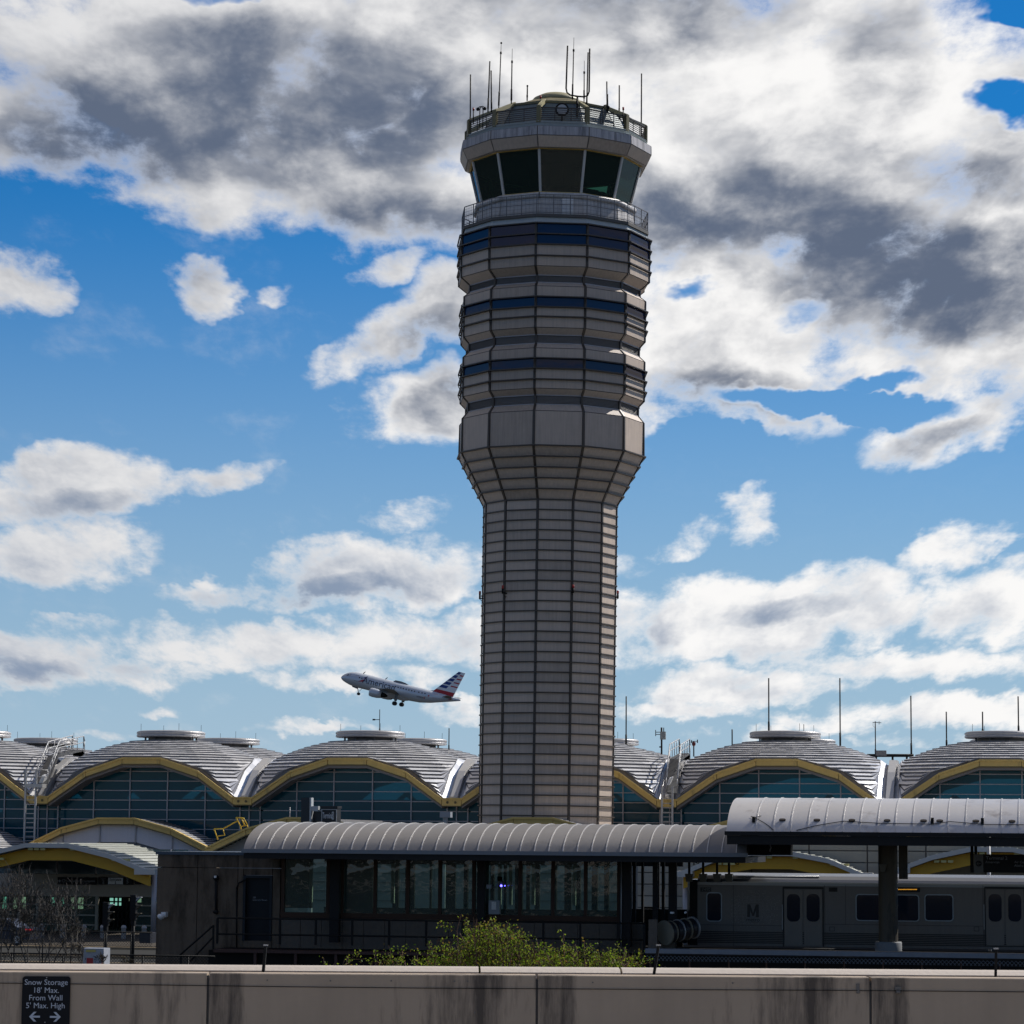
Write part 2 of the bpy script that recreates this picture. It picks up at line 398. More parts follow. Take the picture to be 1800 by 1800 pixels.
# roof railing with olive posts
rz = s5[1]; rR = s5[0]-.12; top = ring(161,190)[1]
for a in VA:
    strip([(rR, rz-.1), (rR, top+.12)], a, .30, 'railing_post', M_olive, .10, -.16)
for k in range(12):
    a, b = VA[k], VA[(k+1)%12]; A0, B0 = tv(rR, a, 0), tv(rR, b, 0); mb = MB()
    for j in range(7):
        z = rz+.12+(top-rz-.12)*j/6; mb.bar(A0+Vector((0,0,z)), B0+Vector((0,0,z)), .045 if j < 6 else .09, .045 if j < 6 else .09)
    for j in (1, 2):
        p = A0.lerp(B0, j/3); mb.bar(p+Vector((0,0,rz)), p+Vector((0,0,top)), .06, .05)
    mb.build('roof_railing', M_bronze, tower)
# penthouse
q0 = (tR(140, rz), rz-.1); q1 = ring(112, 180); q2 = ring(108,176.5); q3 = ring(60,172)
mb = MB(); facets(mb, q0, q1); panel_rows(mb, q0, q1, 1); mb.build('penthouse_wall', mat('grey_green_panel', (.17,.20,.20), .5, .1, var=.15, scale=2, streak=.2), tower)
mb = MB(); ringbar(mb, q1[0]+.18, q1[1], .16, .4); facets(mb, q1, q3); mb.build('penthouse_roof', M_olive, tower)
yb = mat('pale_olive', (.36,.32,.18), .5, 0, var=.15)
for k, a in enumerate(VA):
    mb = MB(); mb.bar(tv(q1[0]-.1, a, q1[1]+.12), tv(rR, a, top+.05), .22, .26); mb.build('roof_rafter', yb, tower)
mb = MB(); d0, d1 = ring(44,172)[1], ring(0.1,164.5)[1]; Rd = tR(44, d0)
mb.lathe(TC, [(Rd, d0-.3), (Rd, d0), (Rd+.08, d0+.02), (Rd*.9, d0+(d1-d0)*.45), (Rd*.6, d0+(d1-d0)*.8), (Rd*.3, d1-.04), (.01, d1)], 28); mb.build('dome_cap', yb, tower)
# round dish on the penthouse wall
def on_tower(px, py, Rm):
    d = ray(px, py); h = Vector((d.x, d.y, 0)); L0 = h.length; h.normalize()
    D = TD - Rm
    p = CAM + d*(D/L0)
    return TC + Quaternion(_td, R(-0.48)) @ (p-TC)
c = on_tower(988, 193, 5.4)
M_wdull = mat('dull_white_metal', (.40,.41,.42), .5, .1, var=.15)
mb = MB(); seg = 24
for rr, yy, mi in ((.36, .0, 0),):
    pts = [c + _tr*(rr*math.cos(2*math.pi*j/seg)) + Vector((0,0,rr*math.sin(2*math.pi*j/seg))) - _td*.05 for j in range(seg)]
    mb.prism(pts, -_td*.06)
mb.build('dish_face', M_wdull, tower)
mb = MB(); pts = [c + _tr*(.42*math.cos(2*math.pi*j/seg)) + Vector((0,0,.42*math.sin(2*math.pi*j/seg))) - _td*.05 for j in range(seg+1)]; mb.tube(pts, .075, 8, caps=False); mb.bar(c+Vector((0,0,-.4)), c+Vector((0,0,-1.2)), .1); mb.build('dish_rim', M_black, tower)
# antennas : (x_top, y_top, y_split(thin above), x_base, y_base, Rm, ball)
def z1(x, y): return 780+x/4.5, 60+y/4.5
ants = [(212,320,320,210,750,0,0),(365,215,215,350,590,3.5,0),(375,288,288,378,590,3,0),(455,70,145,435,565,4.2,1),(542,115,215,535,525,3.8,0),(662,410,410,660,500,2,1),
        (1030,28,125,1018,500,2.5,0),(1112,210,300,1110,510,-1,0),(1142,145,145,1130,600,4.5,0),(1290,375,375,1293,600,4,0),(1296,475,475,1298,600,4,0),(1389,405,405,1388,640,3,0),(1389,565,565,1389,650,3,0),(1565,312,312,1562,850,0,0)]
for xt, yt, ysp, xb, yb_, Rm, ball in ants:
    T = on_tower(*z1(xt, yt), Rm); Bp = on_tower(*z1(xb, yb_), Rm)
    mb = MB(); t = (yb_-ysp)/(yb_-yt); S = Bp.lerp(T, t); mb.tube([Bp-Vector((0,0,.25)), S], .055 if ysp == yt and yt > 130 else .045, 6)
    if t < .99: mb.tube([S, T], .018, 5); mb.tube([S-Vector((0,0,.12)), S+Vector((0,0,.05))], .07, 6)
    mb.tube([Bp, Bp.lerp(T, .22)], .07, 6)
    if ball: mb.ball(T, .075)
    mb.build('antenna', M_black, tower)
# forked antenna pair
mb = MB(); pts = [on_tower(*z1(x, y), 5) for x, y in ((980,92),(968,430),(975,462),(1000,482),(1055,492),(1110,496),(1138,486),(1150,455),(1155,115))]
mb.tube(pts, .06, 7); q = on_tower(*z1(1057, 490), 5); mb.tube([q, q-Vector((0,0,2.6))], .07, 7); mb.build('fork_antenna', M_black, tower)
# goose-neck cameras and beacons
for x, y, s_ in ((270,600,1),(325,595,-1),(1300,585,-1)):
    b_ = on_tower(*z1(x+40*s_, y+60), 4); hk = [b_, b_+Vector((0,0,.55))]
    tip = on_tower(*z1(x, y-15), 4)
    for j in range(7):
        a = math.pi*j/6; cpt = (hk[1]+Vector((tip.x, tip.y, hk[1].z)))/2; rv = (hk[1]-Vector((tip.x, tip.y, hk[1].z)))/2
        hk.append(cpt + rv*math.cos(a) + Vector((0,0,rv.length*math.sin(a)*1.3)))
    mb = MB(); mb.tube([b_-Vector((0,0,.8))]+hk+[tip], .035, 6); mb.ball(tip-Vector((0,0,.08)), .13); mb.build('dome_camera', M_black, tower)
M_red = mat('red_lamp', (.35,.02,.015), .3, 0)
for x, y in ((235,605),(765,508),(1420,600)):
    p = on_tower(*z1(x, y), 4.5); mb = MB(); mb.tube([p-Vector((0,0,1.0)), p], .04, 6, 1); mb.tube([p, p+Vector((0,0,.2))], .07, 8, 0); mb.build('beacon', [M_red, M_black], tower)
# obstruction lights on the shaft
for px_, py_, Rm in ((843.5,1047,0),(883.5,1037,4),(1007.5,1036,4.7),(1086,1046,0)):
    p = on_tower(px_, py_, Rm); mb = MB(); s_ = 1 if px_ > 900 else -1
    inn = TC+Vector((0,0,p.z)); dirn = (inn-p).normalized()
    mb.tube([p-Vector((0,0,.25)), p+Vector((0,0,.1))], .07, 8, 1); mb.tube([p+Vector((0,0,.1)), p+Vector((0,0,.32))], .08, 8, 0); mb.bar(p-Vector((0,0,.2)), p-Vector((0,0,.2))+dirn*.6, .1, .08, 1)
    mb.tube([p-Vector((0,0,.25)), p+dirn*.3-Vector((0,0,.5)), p+dirn*.5-Vector((0,0,.35))], .02, 5, 1)
    mb.build('obstruction_light', [M_red, M_black], tower)
tower.rotation_mode = 'QUATERNION'
from mathutils import Quaternion
tower.rotation_quaternion = Quaternion(_td, R(0.48))
# ------------------------------------------------------------------ terminal
YT = 208.0
XA = P(442.7, 1403, YT).x; XB = P(1189.3, 1405, YT).x; BAY = (XB-XA)/2; HS = BAY/372.0     # metres per px in that plane
ZV = (P(442.7, 1403, YT).z + P(1189.3, 1405, YT).z)/2                                     # valley height
term = thing('terminal_building', 'long airport terminal with stepped metal domes, yellow arched beams and teal glass', 'terminal building', (XA, YT+BAY, 0))
ARX = [0, 68, 134.7, 204, 273.4, 337.4]; ARZ = [0, 46, 68.5, 68.5, 46, 0]; SPAN = 337.4
W = SPAN/2*HS
roofm = mat('terminal_roof_metal', (.72,.71,.71), .32, .35, var=.10, scale=.5, island=.16)
roofd = mat('terminal_roof_riser_shade', (.15,.15,.16), .6, .2, var=.1)  # risers coloured dark to paint in the shadow line below each course
teal = glass('terminal_glass', (.015,.15,.215), .25, .06, .36, .12)
m_arch_soffit = mat('grey_soffit', (.20,.185,.18), .6, 0, var=.15)
def arch_beam(name, x0, z0, Y, ax, az, hs, th, dep, m_, parent, lip=True, soff=0.0):
    mb = MB(); pts = [(x0+x*hs, z0+z*hs) for x, z in zip(ax, az)]
    for i, ((xa, za), (xb, zb)) in enumerate(zip(pts, pts[1:])):
        g = .02
        d = Vector((xb-xa, 0, zb-za)).normalized()*g
        mb.hexa([(xa+d.x, Y, za-th+d.z), (xb-d.x, Y, zb-th-d.z), (xb-d.x, Y+dep, zb-th-d.z), (xa+d.x, Y+dep, za-th+d.z), (xa+d.x, Y, za+d.z), (xb-d.x, Y, zb-d.z), (xb-d.x, Y+dep, zb-d.z), (xa+d.x, Y+dep, za+d.z)], 0)
        if lip: mb.hexa([(xa, Y-.10, za-.10), (xb, Y-.10, zb-.10), (xb, Y-.002, zb-.10), (xa, Y-.002, za-.10), (xa, Y-.10, za+.04), (xb, Y-.10, zb+.04), (xb, Y-.002, zb+.04), (xa, Y-.002, za+.04)], 0)
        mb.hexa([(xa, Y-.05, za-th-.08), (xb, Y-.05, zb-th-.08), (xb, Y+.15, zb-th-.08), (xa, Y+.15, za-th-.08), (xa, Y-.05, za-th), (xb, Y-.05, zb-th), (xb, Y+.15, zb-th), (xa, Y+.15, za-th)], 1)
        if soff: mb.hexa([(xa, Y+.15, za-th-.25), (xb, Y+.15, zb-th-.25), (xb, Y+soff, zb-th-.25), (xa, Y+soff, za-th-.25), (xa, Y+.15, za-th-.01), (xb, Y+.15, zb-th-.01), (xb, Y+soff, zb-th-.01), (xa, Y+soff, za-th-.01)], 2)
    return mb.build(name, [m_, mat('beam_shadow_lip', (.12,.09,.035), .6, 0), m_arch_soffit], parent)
def archz(x, ax, az):
    for (xa, za), (xb, zb) in zip(zip(ax, az), zip(ax[1:], az[1:])):
        if xa <= x <= xb: return za+(zb-za)*(x-xa)/(xb-xa)
    return 0
# dome height profile over normalised radius
HR = [0, .30, .45, .6, .7, .8, .9, 1.0, 1.09, 1.18, 1.3, 1.42, 1.6]; HZ = [112, 105, 101, 95, 90, 84, 77, 68.5, 58, 46, 24, -2, -45]
def hz(r):
    for i in range(len(HR)-1):
        if r <= HR[i+1]: return HZ[i]+(HZ[i+1]-HZ[i])*(r-HR[i])/(HR[i+1]-HR[i])
    return HZ[-1]
def rz_(z):
    for i in range(len(HZ)-1):
        if z >= HZ[i+1]: return HR[i]+(HR[i+1]-HR[i])*(HZ[i]-z)/(HZ[i]-HZ[i+1])
    return HR[-1]
def make_dome():
    mb = MB(); NA = 64; ang = [2*math.pi*(j)/NA for j in range(NA)]      # vertices of the 16-gon fall on odd multiples of 11.25
    g = [max(math.cos(a-k*math.pi/8) for k in range(16)) for a in ang]
    lim = [1/max(abs(math.cos(a)), abs(math.sin(a))) for a in ang]
    rr = .29; zs_ = []
    # course radii chosen so visible courses are about 5 px high near the top, 9 px low down
    z = 104.8; steps = []
    while z > 2:
        steps.append(z); z -= (3.6 if z > 80 else 4.6 if z > 66 else 6.4 if z > 40 else 8.6)
    steps.append(0.0)
    def pt(j, r, z):
        rho = r/g[j]
        if rho > lim[j]:
            rho = lim[j]; z = min(z, hz(rho*g[j])) if z > -1e9 else z
            z = hz(rho*g[j])
        return Vector((W*rho*math.cos(ang[j]), W*rho*math.sin(ang[j]), z*HS))
    for i in range(len(steps)-1):
        za, zb = steps[i], steps[i+1]; ra, rb = rz_(za), rz_(zb); lift = min(3.0, (za-zb)*.55)
        for j in range(NA):
            k = (j+1) % NA
            a0, a1 = pt(j, ra, za), pt(k, ra, za); b0, b1 = pt(j, rb, zb), pt(k, rb, zb)
            if (a0-b0).length < .01 and (a1-b1).length < .01: continue
            up = Vector((0,0,lift*HS))
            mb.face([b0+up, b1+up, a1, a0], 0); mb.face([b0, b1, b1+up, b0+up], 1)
    for j in range(NA):      # closing skirt under the roof edge
        k = (j+1) % NA
        e = [Vector((W*lim[q]*math.cos(ang[q]), W*lim[q]*math.sin(ang[q]), (hz(lim[q]*g[q])+1.2)*HS)) for q in (j, k)]
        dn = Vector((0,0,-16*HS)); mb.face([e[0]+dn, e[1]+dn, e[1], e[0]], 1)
    return mb
D0 = Vector((XA+W, YT+W+.3, ZV))
def make_lantern(o):
    mb = MB(); hr = 61*HS*1.02
    mb.lathe(o+Vector((0,0,104*HS)), [(41*HS, -.3), (41*HS, .30)], 24, 1)
    z0 = 104*HS+.28
    mb.lathe(o, [(.01, z0), (hr*.97, z0), (hr, z0+.06), (hr, z0+.17), (hr-.05, z0+.2), (hr-.05, z0+.24), (hr, z0+.27), (hr, z0+.40), (hr-.1, z0+.46), (hr*.9, z0+.5), (.01, z0+.52)], 32, 0)
    for j in range(8):
        a = 2*math.pi*(j+.5)/8; mb.bar(o+Vector((46*HS*math.cos(a), 46*HS*math.sin(a), 102*HS)), o+Vector((46*HS*math.cos(a), 46*HS*math.sin(a), z0)), .12, .12, 1)
    return mb
capm = mat('lantern_metal', (.40,.39,.385), .45, .4, var=.1, scale=1.5, streak=.15)
dome0 = None; idx = 0
NB = range(-2, 4)
xs_bay = {k: XA + k*BAY for k in NB}
for row_ in (0, 1):
    for k in NB:
        delta = Vector((k*BAY, row_*(2*W+33*HS), 0))
        if dome0 is None and True:
            pass
        if idx == 0:
            first_delta = delta
            mb = make_dome(); 
            for v in mb.v: v += D0+delta
            dome0 = mb.build('dome_roof', [roofm, roofd], term)
            lan0 = make_lantern(D0+delta).build('roof_lantern', [capm, m_arch_soffit], dome0)
            rods = []
            for j in range(4):
                a = 2*math.pi*(j+.35)/4; o = D0+delta+Vector((56*HS*math.cos(a), 56*HS*math.sin(a), 104*HS+.7)); mb = MB(); mb.tube([o, o+Vector((0,0,.62))], .014, 4); rods.append(mb.build('lightning_rod', M_black, dome0))
        else:
            dd = delta-first_delta; d = dup_part(dome0, term, dd)
            for ob in [lan0]+rods: dup_part(ob, d, dd)
        idx += 1
        # saddle gutter between bays : follows the arch profile in depth
        x0 = XA+k*BAY+SPAN*HS+dx_ if False else XA+k*BAY+SPAN*HS
        x1 = x0+(BAY-SPAN*HS); y0 = YT+.3+row_*(2*W+33*HS); mb = MB()
        for (ya, za), (yb_, zb) in zip(list(zip(ARX, ARZ)), list(zip(ARX[1:], ARZ[1:]))):
            n_ = 3
            for i in range(n_):
                t0, t1 = i/n_, (i+1)/n_; y_a, y_b = y0+(ya+(yb_-ya)*t0)*HS, y0+(ya+(yb_-ya)*t1)*HS; z_a, z_b = ZV+(za+(zb-za)*t0)*HS, ZV+(za+(zb-za)*t1)*HS
                xm = (x0+x1)/2+.12; h = .27
                mb.hexa([(xm-h,y_a,z_a-.4),(xm+h,y_a,z_a-.4),(xm+h,y_b,z_b-.4),(xm-h,y_b,z_b-.4),(xm-h,y_a,z_a+.16),(xm+h,y_a,z_a+.16),(xm+h,y_b,z_b+.16),(xm-h,y_b,z_b+.16)])
                mb.face([(x0-.05,y_a,z_a+.16),(xm-h-.003,y_a,z_a-.32),(xm-h-.003,y_b,z_b-.32),(x0-.05,y_b,z_b+.16)], 1)
                mb.face([(xm+h+.003,y_a,z_a-.32),(x1+.05,y_a,z_a+.16),(x1+.05,y_b,z_b+.16),(xm+h+.003,y_b,z_b-.32)], 1)
        mb.build('saddle_gutter', [mat('saddle_metal', (.50,.49,.48), .4, .3, var=.12, scale=1), roofm], term)
        y1 = y0+2*W; mb = MB(); mb.box((x0-2*W-.2, y1+.05, ZV-.6), (x1+.2, y1+33*HS-.35, ZV+.1)); mb.build('cross_gutter', roofd, term)
# facade arches, glass and mullions
mframe = M_mull
for k in NB:
    x0 = XA+k*BAY
    arch_beam('arch_beam', x0, ZV, YT, ARX, ARZ, HS, .46, .8, M_yel, term, soff=2.6)
    xe = x0+SPAN*HS; xn = x0+BAY
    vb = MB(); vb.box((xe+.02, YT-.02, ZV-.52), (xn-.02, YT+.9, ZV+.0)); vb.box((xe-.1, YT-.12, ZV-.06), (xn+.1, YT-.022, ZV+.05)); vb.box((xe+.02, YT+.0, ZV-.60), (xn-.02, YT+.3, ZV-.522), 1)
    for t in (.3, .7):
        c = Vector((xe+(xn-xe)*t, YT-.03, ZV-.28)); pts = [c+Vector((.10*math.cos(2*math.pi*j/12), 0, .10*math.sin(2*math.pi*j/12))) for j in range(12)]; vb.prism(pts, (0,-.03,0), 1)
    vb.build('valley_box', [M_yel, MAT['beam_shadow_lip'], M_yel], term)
    YG = YT+2.2; top = [(x0+x*HS, ZV+z*HS-.5) for x, z in zip(ARX, ARZ)]+[(xn, ZV-.55)]
    g = MB(); g.face([(x0, YG, 0.5)]+[(xn, YG, .5)]+[(x, YG, z) for x, z in reversed(top)]); wall = g.build('window_wall', teal, term)
    mb = MB(); 
    for i, vx in enumerate([2, 68, 134.7, 204, 273.4, 337.4, 354]):
        zt = ZV+(archz(vx, ARX, ARZ) if vx <= SPAN else 0)*HS-.45
        X = x0+vx*HS; mb.box((X-.045, YG-.14, .5), (X+.045, YG-.01, zt))
    z = ZV+68.5*HS-.95-.02; 
    i = 0
    while z > 1:
        zl = (z+.5-ZV)/HS
        if zl <= 0: xa, xb = 0, 370
        else:
            xa = next(x for x in range(0, 170) if archz(x, ARX, ARZ) >= zl-.4); xb = next(x for x in range(337, 168, -1) if archz(x, ARX, ARZ) >= zl-.4)
            if xb == 337: xb = 337.4
        mb.box((x0+xa*HS, YG-.10, z-.035), (x0+xb*HS+(.4 if xb == 370 else 0), YG-.012, z+.035)); z -= 16.9*HS; i += 1
    mb.build('window_frame', mframe, wall)
# things seen dimly behind the glass: floor slabs, trusses
mb = MB()
for k in NB:
    x0 = XA+k*BAY
    for (a, b) in (((10,-60),(90,10)), ((90,10),(170,-60)), ((170,-60),(250,10)), ((250,10),(330,-60))):
        mb.bar((x0+a[0]*HS, YT+5, ZV+a[1]*HS), (x0+b[0]*HS, YT+5, ZV+b[1]*HS), .3, .3)
mb.box((xs_bay[-2], YT+4, ZV-5), (xs_bay[3]+BAY, YT+20, ZV-4.6)); mb.build('interior_truss', mat('interior_steel', (.35,.36,.34), .6, 0), term)
mb = MB(); mb.box((xs_bay[-2], YT+20, 0), (xs_bay[3]+BAY, YT+20.3, ZV-1)); mb.build('interior_wall', mat('interior_wall_paint', (.22,.22,.2), .8, 0), term)
mb = MB(); mb.box((xs_bay[-2], YT+2*W*2+4, 0), (xs_bay[3]+BAY, YT+2*W*2+4.4, ZV)); mb.build('rear_wall', mat('beige_wall', (.30,.27,.23), .7, 0, var=.1), term)
# lower arched roofs in front of the glass wall
YL = 190.0; HL = HS*1.0
def low_arch(cx_px, ytop, Y, half=None, dep=18.0, infill=False, name='low_arch_beam', m_=None, zshift=0, roof=True, span=358, scale=1.0, th=.44):
    hs = (P(cx_px+100, ytop, Y).x-P(cx_px-100, ytop, Y).x)/200
    s_ = span/358
    AX = [0, 72*s_, 144*s_, 214*s_, 286*s_, 358*s_]; AZ = [0, 34*s_, 53*s_, 53*s_, 34*s_, 0]
    c = P(cx_px, ytop, Y); x0 = c.x-span/2*hs; z0 = c.z-AZ[2]*hs
    arch_beam(name, x0, z0, Y, AX, AZ, hs, th, .7, m_ or M_yel, term)
    if roof:
        mb = MB(); pts = [(x0+x*hs, z0+z*hs-.06) for x, z in zip(AX, AZ)]
        n_ = 14
        for (xa, za), (xb, zb) in zip(pts, pts[1:]):
            nn = 9
            for i in range(nn):
                t0, t1 = i/nn, (i+1)/nn; xx0, xx1 = xa+(xb-xa)*t0, xa+(xb-xa)*t1; zz0, zz1 = za+(zb-za)*t0, za+(zb-za)*t1
                s = .08 if abs(zb-za) > .01 else 0
                l0, l1 = (0, s) if zb > za else (s, 0)
                # each sheet laps over the next one down the slope
                mb.face([(xx0, Y+.7, zz0+(s if zb > za else 0)), (xx1, Y+.7, zz1+(0 if zb >= za else s)), (xx1, Y+dep, zz1+(0 if zb >= za else s)), (xx0, Y+dep, zz0+(s if zb > za else 0))], 0)
                if s: 
                    X_, Z_ = (xx0, zz0) if zb > za else (xx1, zz1)
                    mb.face([(X_, Y+.7, Z_), (X_, Y+dep, Z_), (X_, Y+dep, Z_+s), (X_, Y+.7, Z_+s)], 1)
        mb.build('low_roof', [roofm, roofd], term)
    return x0, z0, hs, AX, AZ
gap_m = mat('white_infill_panel', (.62,.60,.64), .5, 0, var=.06, scale=1, streak=.08)
beige = mat('beige_panel_wall', (.33,.30,.24), .55, 0, var=.10, scale=.8, streak=.08, island=.1)
for cx in (-257, 539, 937, 1335, 1733):
    x0, z0, hs, AX, AZ = low_arch(cx, 1437.5, YL)
    mb = MB(); xe = x0+358*hs; mb.box((xe, YL-.05, z0-.5), (xe+40*hs, YL+.8, z0)); mb.box((xe-.1, YL-.15, z0-.05), (xe+40*hs+.1, YL-.052, z0+.05)); 
    for t in (.3, .7):
        c = Vector((xe+40*hs*t, YL-.06, z0-.26)); mb.prism([c+Vector((.11*math.cos(j*.5236), 0, .11*math.sin(j*.5236))) for j in range(12)], (0,-.03,0), 1)
    mb.box((xe-.3, YL+.8, z0-.45), (xe+40*hs+.3, YL+18, z0-.1), 0)
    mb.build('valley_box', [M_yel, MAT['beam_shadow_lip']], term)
    mb = MB(); pts = [(x0+x*hs, YL+.9, z0+z*hs-.5) for x, z in zip(AX, AZ)]
    mb.face([(x0, YL+.9, z0-5), (x0+398*hs, YL+.9, z0-5), (x0+398*hs, YL+.9, z0-.45)]+list(reversed(pts)), 0)
    for i in range(9):
        z = z0+48*hs-.4-i*.62; 
        mb.box((x0+2, YL+.80, z-.02), (x0+356*hs, YL+.88, z+.02), 1) if z < z0 else None
    mb.build('lower_wall', [mat('lower_grey_wall', (.25,.245,.24), .6, 0, var=.1), roofd], term)
# set-back vestibule arch with white panels (left)
YV = 203.0
x0, z0, hs, AX, AZ = low_arch(204, 1438, YV, span=322, dep=5.4)
mb = MB(); pts = [(x0+x*hs, YV+.5, z0+z*hs-.42) for x, z in zip(AX, AZ)]
for (a, b) in zip(pts, pts[1:]):
    mb.face([(a[0]+.03, a[1], max(a[2]-1.35, z0-1.6)), (b[0]-.03, b[1], max(b[2]-1.35, z0-1.6)), b, a])
mb.build('infill_panel', gap_m, term)
mb = MB(); mb.face([(x0, YV+.6, z0-6), (x0+322*hs, YV+.6, z0-6)]+list(reversed([(p[0], YV+.6, p[2]) for p in pts])), 0); mb.build('vestibule_wall', roofd, term)
for i in (1,2,3,4):
    mb = MB(); X, Y_, Z_ = pts[i]; mb.box((X-.04, YV+.40, Z_-1.4), (X+.04, YV+.49, Z_)); mb.build('panel_joint_trim', M_mull, term)
# kerbside canopies with deep yellow beams
YC = 177.0
canw = mat('canopy_sheet', (.46,.47,.42), .5, .3, var=.08, scale=.6)
cane = mat('canopy_edge_trim', (.50,.48,.45), .5, .2, var=.1)
def kerb_canopy(cx, ytop, fl, seg, dep, ribs=True):
    """fl half flat width px, seg list of (dx,dy) px down each side; grey fascia over a yellow arch"""
    hs = (P(cx+100, ytop, YC).x-P(cx-100, ytop, YC).x)/200; c = P(cx, ytop, YC)
    xs, zs_ = [fl], [0]
    for dx, dy in seg: xs.append(xs[-1]+dx); zs_.append(zs_[-1]-dy)
    AX = [-x for x in reversed(xs)]+xs; AZ = list(reversed(zs_))+zs_
    pts = [(c.x+x*hs, c.z+z*hs) for x, z in zip(AX, AZ)]
    t = thing('kerbside_canopy', '', 'canopy', (c.x, YC+dep/2, 0), 'kerbside canopies with yellow beams')
    mb = MB(); tr = MB(); yb2 = MB()
    for (xa, za), (xb, zb) in zip(pts, pts[1:]):
        nn = max(1, int(abs(xb-xa)/.42))
        mb.hexa([(xa,YC+.25,za-.16),(xb,YC+.25,zb-.16),(xb,YC+dep,zb-.16),(xa,YC+dep,za-.16),(xa,YC+.25,za-.02),(xb,YC+.25,zb-.02),(xb,YC+dep,zb-.02),(xa,YC+dep,za-.02)])
        for i in range(nn):
            s = (i+.5)/nn; X, Z = xa+(xb-xa)*s, za+(zb-za)*s
            mb.box((X-.05, YC+.26, Z-.01), (X+.05, YC+dep-.02, Z+.045), 0)
        for yy in (YC,):
            tr.hexa([(xa,yy,za-.26),(xb,yy,zb-.26),(xb,yy+.24,zb-.26),(xa,yy+.24,za-.26),(xa,yy,za+.03),(xb,yy,zb+.03),(xb,yy+.24,zb+.03),(xa,yy+.24,za+.03)])
        th = .78
        yb2.hexa([(xa,YC+.9,za-.3-th),(xb,YC+.9,zb-.3-th),(xb,YC+1.2,zb-.3-th),(xa,YC+1.2,za-.3-th),(xa,YC+.9,za-.3),(xb,YC+.9,zb-.3),(xb,YC+1.2,zb-.3),(xa,YC+1.2,za-.3)])
    mb.build('canopy_roof', canw, t); tr.build('canopy_trim', cane, t); yb2.build('yellow_arch', M_yeld, t)
    for i in (1, 2, len(pts)-2-1, len(pts)-2):
        X, Z = pts[i]; l = MB()
        for j in range(3): l.box((X+.1+j*.42, YC+.3, Z-.42), (X+.42+j*.42, YC+.6, Z-.28))
        l.build('canopy_lamp', mat('lamp_housing', (.55,.48,.2), .4, .2), t)
    for X, Z in (pts[0], pts[-1]):
        l = MB(); l.tube([(X, YC+2, 0), (X, YC+2, Z-.3)], .18, 10); l.build('canopy_column', M_mull, t)
        l = MB(); l.box((X-.7, YC-.1, Z-.34), (X+.7, YC+.9, Z+.02)); l.build('canopy_end_box', cane, t)
    return t
t = kerb_canopy(81, 1483, 37, [(73,17),(64,24)], 13); t['label'] = 'kerbside canopy with yellow arch over the terminal entrance doors, beside the bare bushes'
t = kerb_canopy(1355, 1497, 35, [(65,12),(58,24)], 12); t['label'] = 'kerbside canopy with yellow arch seen behind the front of the train'
t = kerb_canopy(1743, 1490, 37, [(68,15),(60,22)], 12); t['label'] = 'kerbside canopy with yellow arch seen behind the hanging platform sign'
# ground-floor facade of the terminal
YE = 188.6
a, b, c_, d_ = rect(-250, 1500, 2050, 1640, YE)
mb = MB(); z = 0.0
X0, X1 = P(1120, 1520, YE-7).x, P(2000, 1520, YE-7).x
xx = X0; 
while xx < X1:
    z = .0
    while z < 6.2: mb.box((xx+.03, YE-7, z+.03), (xx+3.6, YE-6.8, z+.70)); z += .74
    xx += 3.66
mb.box((X0, YE-6.85, 0), (X1, YE-6.5, 6.3), 1)
mb.build('concourse_wall', [beige, core_m], term)
X0, X1 = P(-150, 1560, YE).x, P(430, 1560, YE).x
mb = MB(); zt = P(100, 1530, YE).z; zb = P(100, 1575, YE).z
mb.box((X0, YE, zb), (X1, YE+.3, P(100,1536,YE).z)); mb.build('entrance_header', mat('entrance_beige', (.36,.31,.25), .6, 0, var=.1, scale=1), term)
frm = MB(); gl = MB(); 
def colm(px_): 
    x = P(px_, 1600, YE).x; frm.box((x-.10, YE-.05, 0), (x+.10, YE+.2, zb))
for px_ in (-120,-80,-40,0,34,66,100,133,170,272,305,340,375,410): colm(px_)
for px0, px1 in ((-120,170),(236,410)):
    xa, xb = P(px0, 1600, YE).x, P(px1, 1600, YE).x
    for py_ in (1590, 1608, 1625): z = P(100, py_, YE).z; frm.box((xa, YE-.02, z-.05), (xb, YE+.1, z+.05))
    gl.face([(xa, YE+.08, 0), (xb, YE+.08, 0), (xb, YE+.08, zb), (xa, YE+.08, zb)])
frm.build('entrance_frame', mat('entrance_beige2', (.28,.25,.20), .5, .2, var=.1), term)
gl.build('entrance_glass', glass('shopfront_glass', (.45,.70,.60), .85, .03, .7), term)
# open doorway with inner doors
mb = MB()
for px_ in (176, 200, 207, 214, 222, 228): x = P(px_, 1600, YE+1.5).x; mb.box((x-.05, YE+1.5, 0), (x+.05, YE+1.6, P(200,1566,YE+1.5).z))
for py_ in (1585, 1601, 1616): z = P(200, py_, YE+1.5).z; mb.box((P(174,1600,YE+1.5).x, YE+1.5, z-.05), (P(234,1600,YE+1.5).x, YE+1.58, z+.05))
mb.build('sliding_door', M_black, term)
mb = MB(); yi = YE+9
for i in range(26):
    xa = P(-110, 1600, yi).x+i*1.45; mb.box((xa, yi, 1.2+random.random()*.6), (xa+.9, yi+.05, 2.6+random.random()*.5), i % 3)
mb.build('lit_interior_window', [mat('lit_pane_green', (.1,.2,.16), .4, 0, emit=((.25,.60,.48), .8)), mat('lit_pane_pale', (.2,.2,.15), .4, 0, emit=((.5,.58,.42), .6)), M_dark], term)
